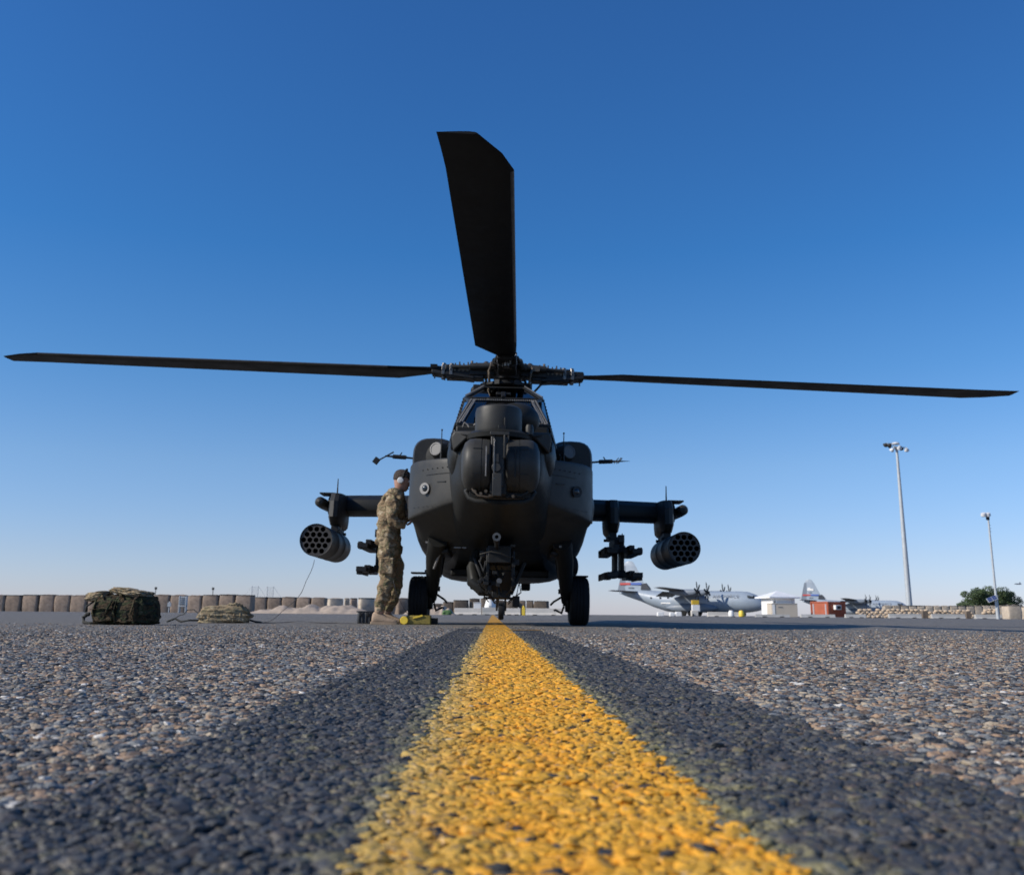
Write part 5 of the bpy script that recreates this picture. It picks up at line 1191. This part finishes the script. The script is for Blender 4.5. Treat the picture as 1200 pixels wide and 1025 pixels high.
# ================================================================== TRANSPORT PLANES
def transport(loc, yaw, label):
    o = tag(empty('transport_plane', loc, (0, 0, yaw)), label, 'transport plane', 'parked grey transport planes')
    # nose towards +x, tail fin trailing edge at x = 0, y<0 is the near side
    L = 33.5
    def ring(x, zc, r, rz=None):
        rz = rz or r; return [Vector((x, r * math.cos(2 * math.pi * k / 28), zc + rz * math.sin(2 * math.pi * k / 28))) for k in range(28)]
    f = [(1.0, 4.9, .2), (3, 4.75, .75), (6, 4.3, 1.25), (9, 3.6, 1.75), (12, 3.05, 2.1), (14, 2.95, 2.2), (28, 2.95, 2.2), (30, 2.92, 2.1), (31.6, 2.75, 1.7), (32.6, 2.5, 1.2), (33.3, 2.3, .6), (33.5, 2.25, .1)]
    body = MB().loft([ring(x, z, r) for x, z, r in f]).build('fuselage', M['grey'], o)
    b = MB()
    for i in range(5): b.box((30.5 + i * .28, -1.95 + i * .14, 4.05 - i * .07), (.24, .10, .5))
    for i in range(4): b.box((31.45, -1.1 + i * .7, 4.05), (.12, .55, .42))
    b.build('cockpit_windows', M['glassdk'], body)
    for x in (9.0, 11.2, 13.0): MB().box((x, -2.02 if x > 10 else -1.75, 3.8), (.35, .12, .35)).build('window', M['glassdk'], body)
    MB().box((12.5, -2.12, 2.7), (2.2, .06, .25)).build('walkway_panel', M['white'], body)
    # crew door mark and roundel-free lettering
    cu = bpy.data.curves.new('lettering', 'FONT'); cu.body = 'U.S. AIR FORCE'; cu.size = .95; cu.extrude = .01; cu.space_character = 1.25; cu.materials.append(M['mark'])
    t_ = bpy.data.objects.new('lettering', cu); col.objects.link(t_); t_.parent = body; t_.location = (20.6, -2.13, 3.75); t_.rotation_euler = (R(80), 0, 0)
    # fin
    fin = MB().loft([[Vector((x, y * k, z)) for x, y in ((a, 0), (a + (c - a) * .3, .22), (c, 0), (a + (c - a) * .3, -.22))] for a, c, z, k in ((.6, 10.2, 4.7, 1), (1.1, 7.3, 5.9, 1), (1.8, 4.9, 10.6, .8), (2.2, 4.3, 11.5, .5), (2.9, 3.9, 11.85, .2))])
    fin = fin.build('tail_fin', M['grey'], o)
    MB().prism([(.35, 5.2), (2.3, 5.2), (2.6, 10.8), (1.75, 10.8)], 'y', -.13, .13).build('rudder', M['greydk'], fin)
    MB().prism([(1.05, 6.65), (3.6, 6.65), (3.5, 7.1), (1.1, 7.1)], 'y', -.30, -.20).build('red_stripe', M['red'], fin)
    MB().prism([(3.7, 6.65), (6.3, 6.65), (6.1, 7.1), (3.6, 7.1)], 'y', -.30, -.20).build('blue_stripe', M['blue'], fin)
    MB().prism([(2.7, 8.3), (4.7, 8.3), (4.6, 8.8), (3.7, 8.9), (3.6, 9.2), (2.7, 9.2)], 'y', -.28, -.18).build('white_emblem', M['white'], fin)
    MB().box((3.5, -.26, 7.7), (1.0, .06, .25)).box((3.7, -.28, 6.0), (1.2, .06, .3)).build('tail_code', M['mark'], fin)
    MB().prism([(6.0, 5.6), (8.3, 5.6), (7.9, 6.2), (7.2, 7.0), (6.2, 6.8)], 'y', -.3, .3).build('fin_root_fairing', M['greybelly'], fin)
    for s in (-1, 1):
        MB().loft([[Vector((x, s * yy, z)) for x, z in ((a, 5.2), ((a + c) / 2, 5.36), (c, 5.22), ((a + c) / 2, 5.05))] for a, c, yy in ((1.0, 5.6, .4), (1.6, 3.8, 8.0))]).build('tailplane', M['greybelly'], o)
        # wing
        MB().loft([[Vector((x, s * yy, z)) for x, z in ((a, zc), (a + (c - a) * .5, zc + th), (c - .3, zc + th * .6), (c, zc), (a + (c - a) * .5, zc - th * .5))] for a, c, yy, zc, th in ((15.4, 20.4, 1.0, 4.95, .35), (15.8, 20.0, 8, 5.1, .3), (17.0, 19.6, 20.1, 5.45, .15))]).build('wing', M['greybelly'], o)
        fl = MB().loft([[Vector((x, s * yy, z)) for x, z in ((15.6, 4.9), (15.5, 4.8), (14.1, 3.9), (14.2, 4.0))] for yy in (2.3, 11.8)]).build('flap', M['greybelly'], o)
        for k, yy in enumerate((5.2, 10.3)):
            nx = 22.6 if k == 0 else 22.3
            nac = MB().loft([[Vector((x, s * yy + r * .8 * math.cos(2 * math.pi * q / 16), zc + r * math.sin(2 * math.pi * q / 16))) for q in range(16)] for x, r, zc in ((16.5, .25, 4.9), (18.0, .6, 4.75), (20.5, .72, 4.65), (nx - .5, .62, 4.75), (nx, .5, 4.85))]).build('engine_nacelle', M['greydk'], o)
            pr = MB().lathe([(.45, 0), (.4, .35), (.2, .75), (.001, .9)], (nx, s * yy, 4.85), 'x', 16).build('spinner', M['netting'], nac)
            for q in range(6):
                MB().loft([[Vector((.0 + dx * .3 * .6, dy * .26 * k_, z)) for dx, dy in ((-.15, -1), (.15, -1), (.15, 1), (-.15, 1))] for z, k_ in ((.3, .6), (1.0, 1.0), (1.7, 1.0), (2.1, .35))]).build('propeller_blade', M['netting'], nac, loc=(nx + .3, s * yy, 4.85), rot=(R(60 * q + 14), 0, 0))
        MB().loft([[Vector((x, s * (2.0 + r * .8 * math.cos(2 * math.pi * q / 14)), 1.7 + r * math.sin(2 * math.pi * q / 14))) for q in range(14)] for x, r in ((12.5, .1), (14, .7), (16, .95), (21, .95), (23, .6), (24, .1))]).build('wheel_sponson', M['greydk'], o)
        for x in (16.5, 18.3): MB().cyl((x, s * 2.0, .7), (x, s * 2.6, .7), .7, n=18).build('main_wheel', M['rubber'], o)
        MB().cyl((20 + 2, s * 9, 3.2), (17, s * 9, 3.2), .1, n=6)
    MB().cyl((28.8, -.35, .5), (28.8, .35, .5), .5, n=16).build('nose_wheel', M['rubber'], o)
    MB().cyl((28.8, 0, .5), (28.6, 0, 1.4), .12, n=8).build('nose_leg', M['pole'], o)
    return o
yaw = R(-30)
pl = transport((gx(722.5, 226, 715), 226, 0), yaw, 'nearer grey transport plane with its nose behind the white kiosk')
pl2 = copy_tree(pl); pl2.location = (gx(938, 330, 715), 330, 0); pl2['label'] = 'farther grey transport plane, its tail fin left of the orange container'
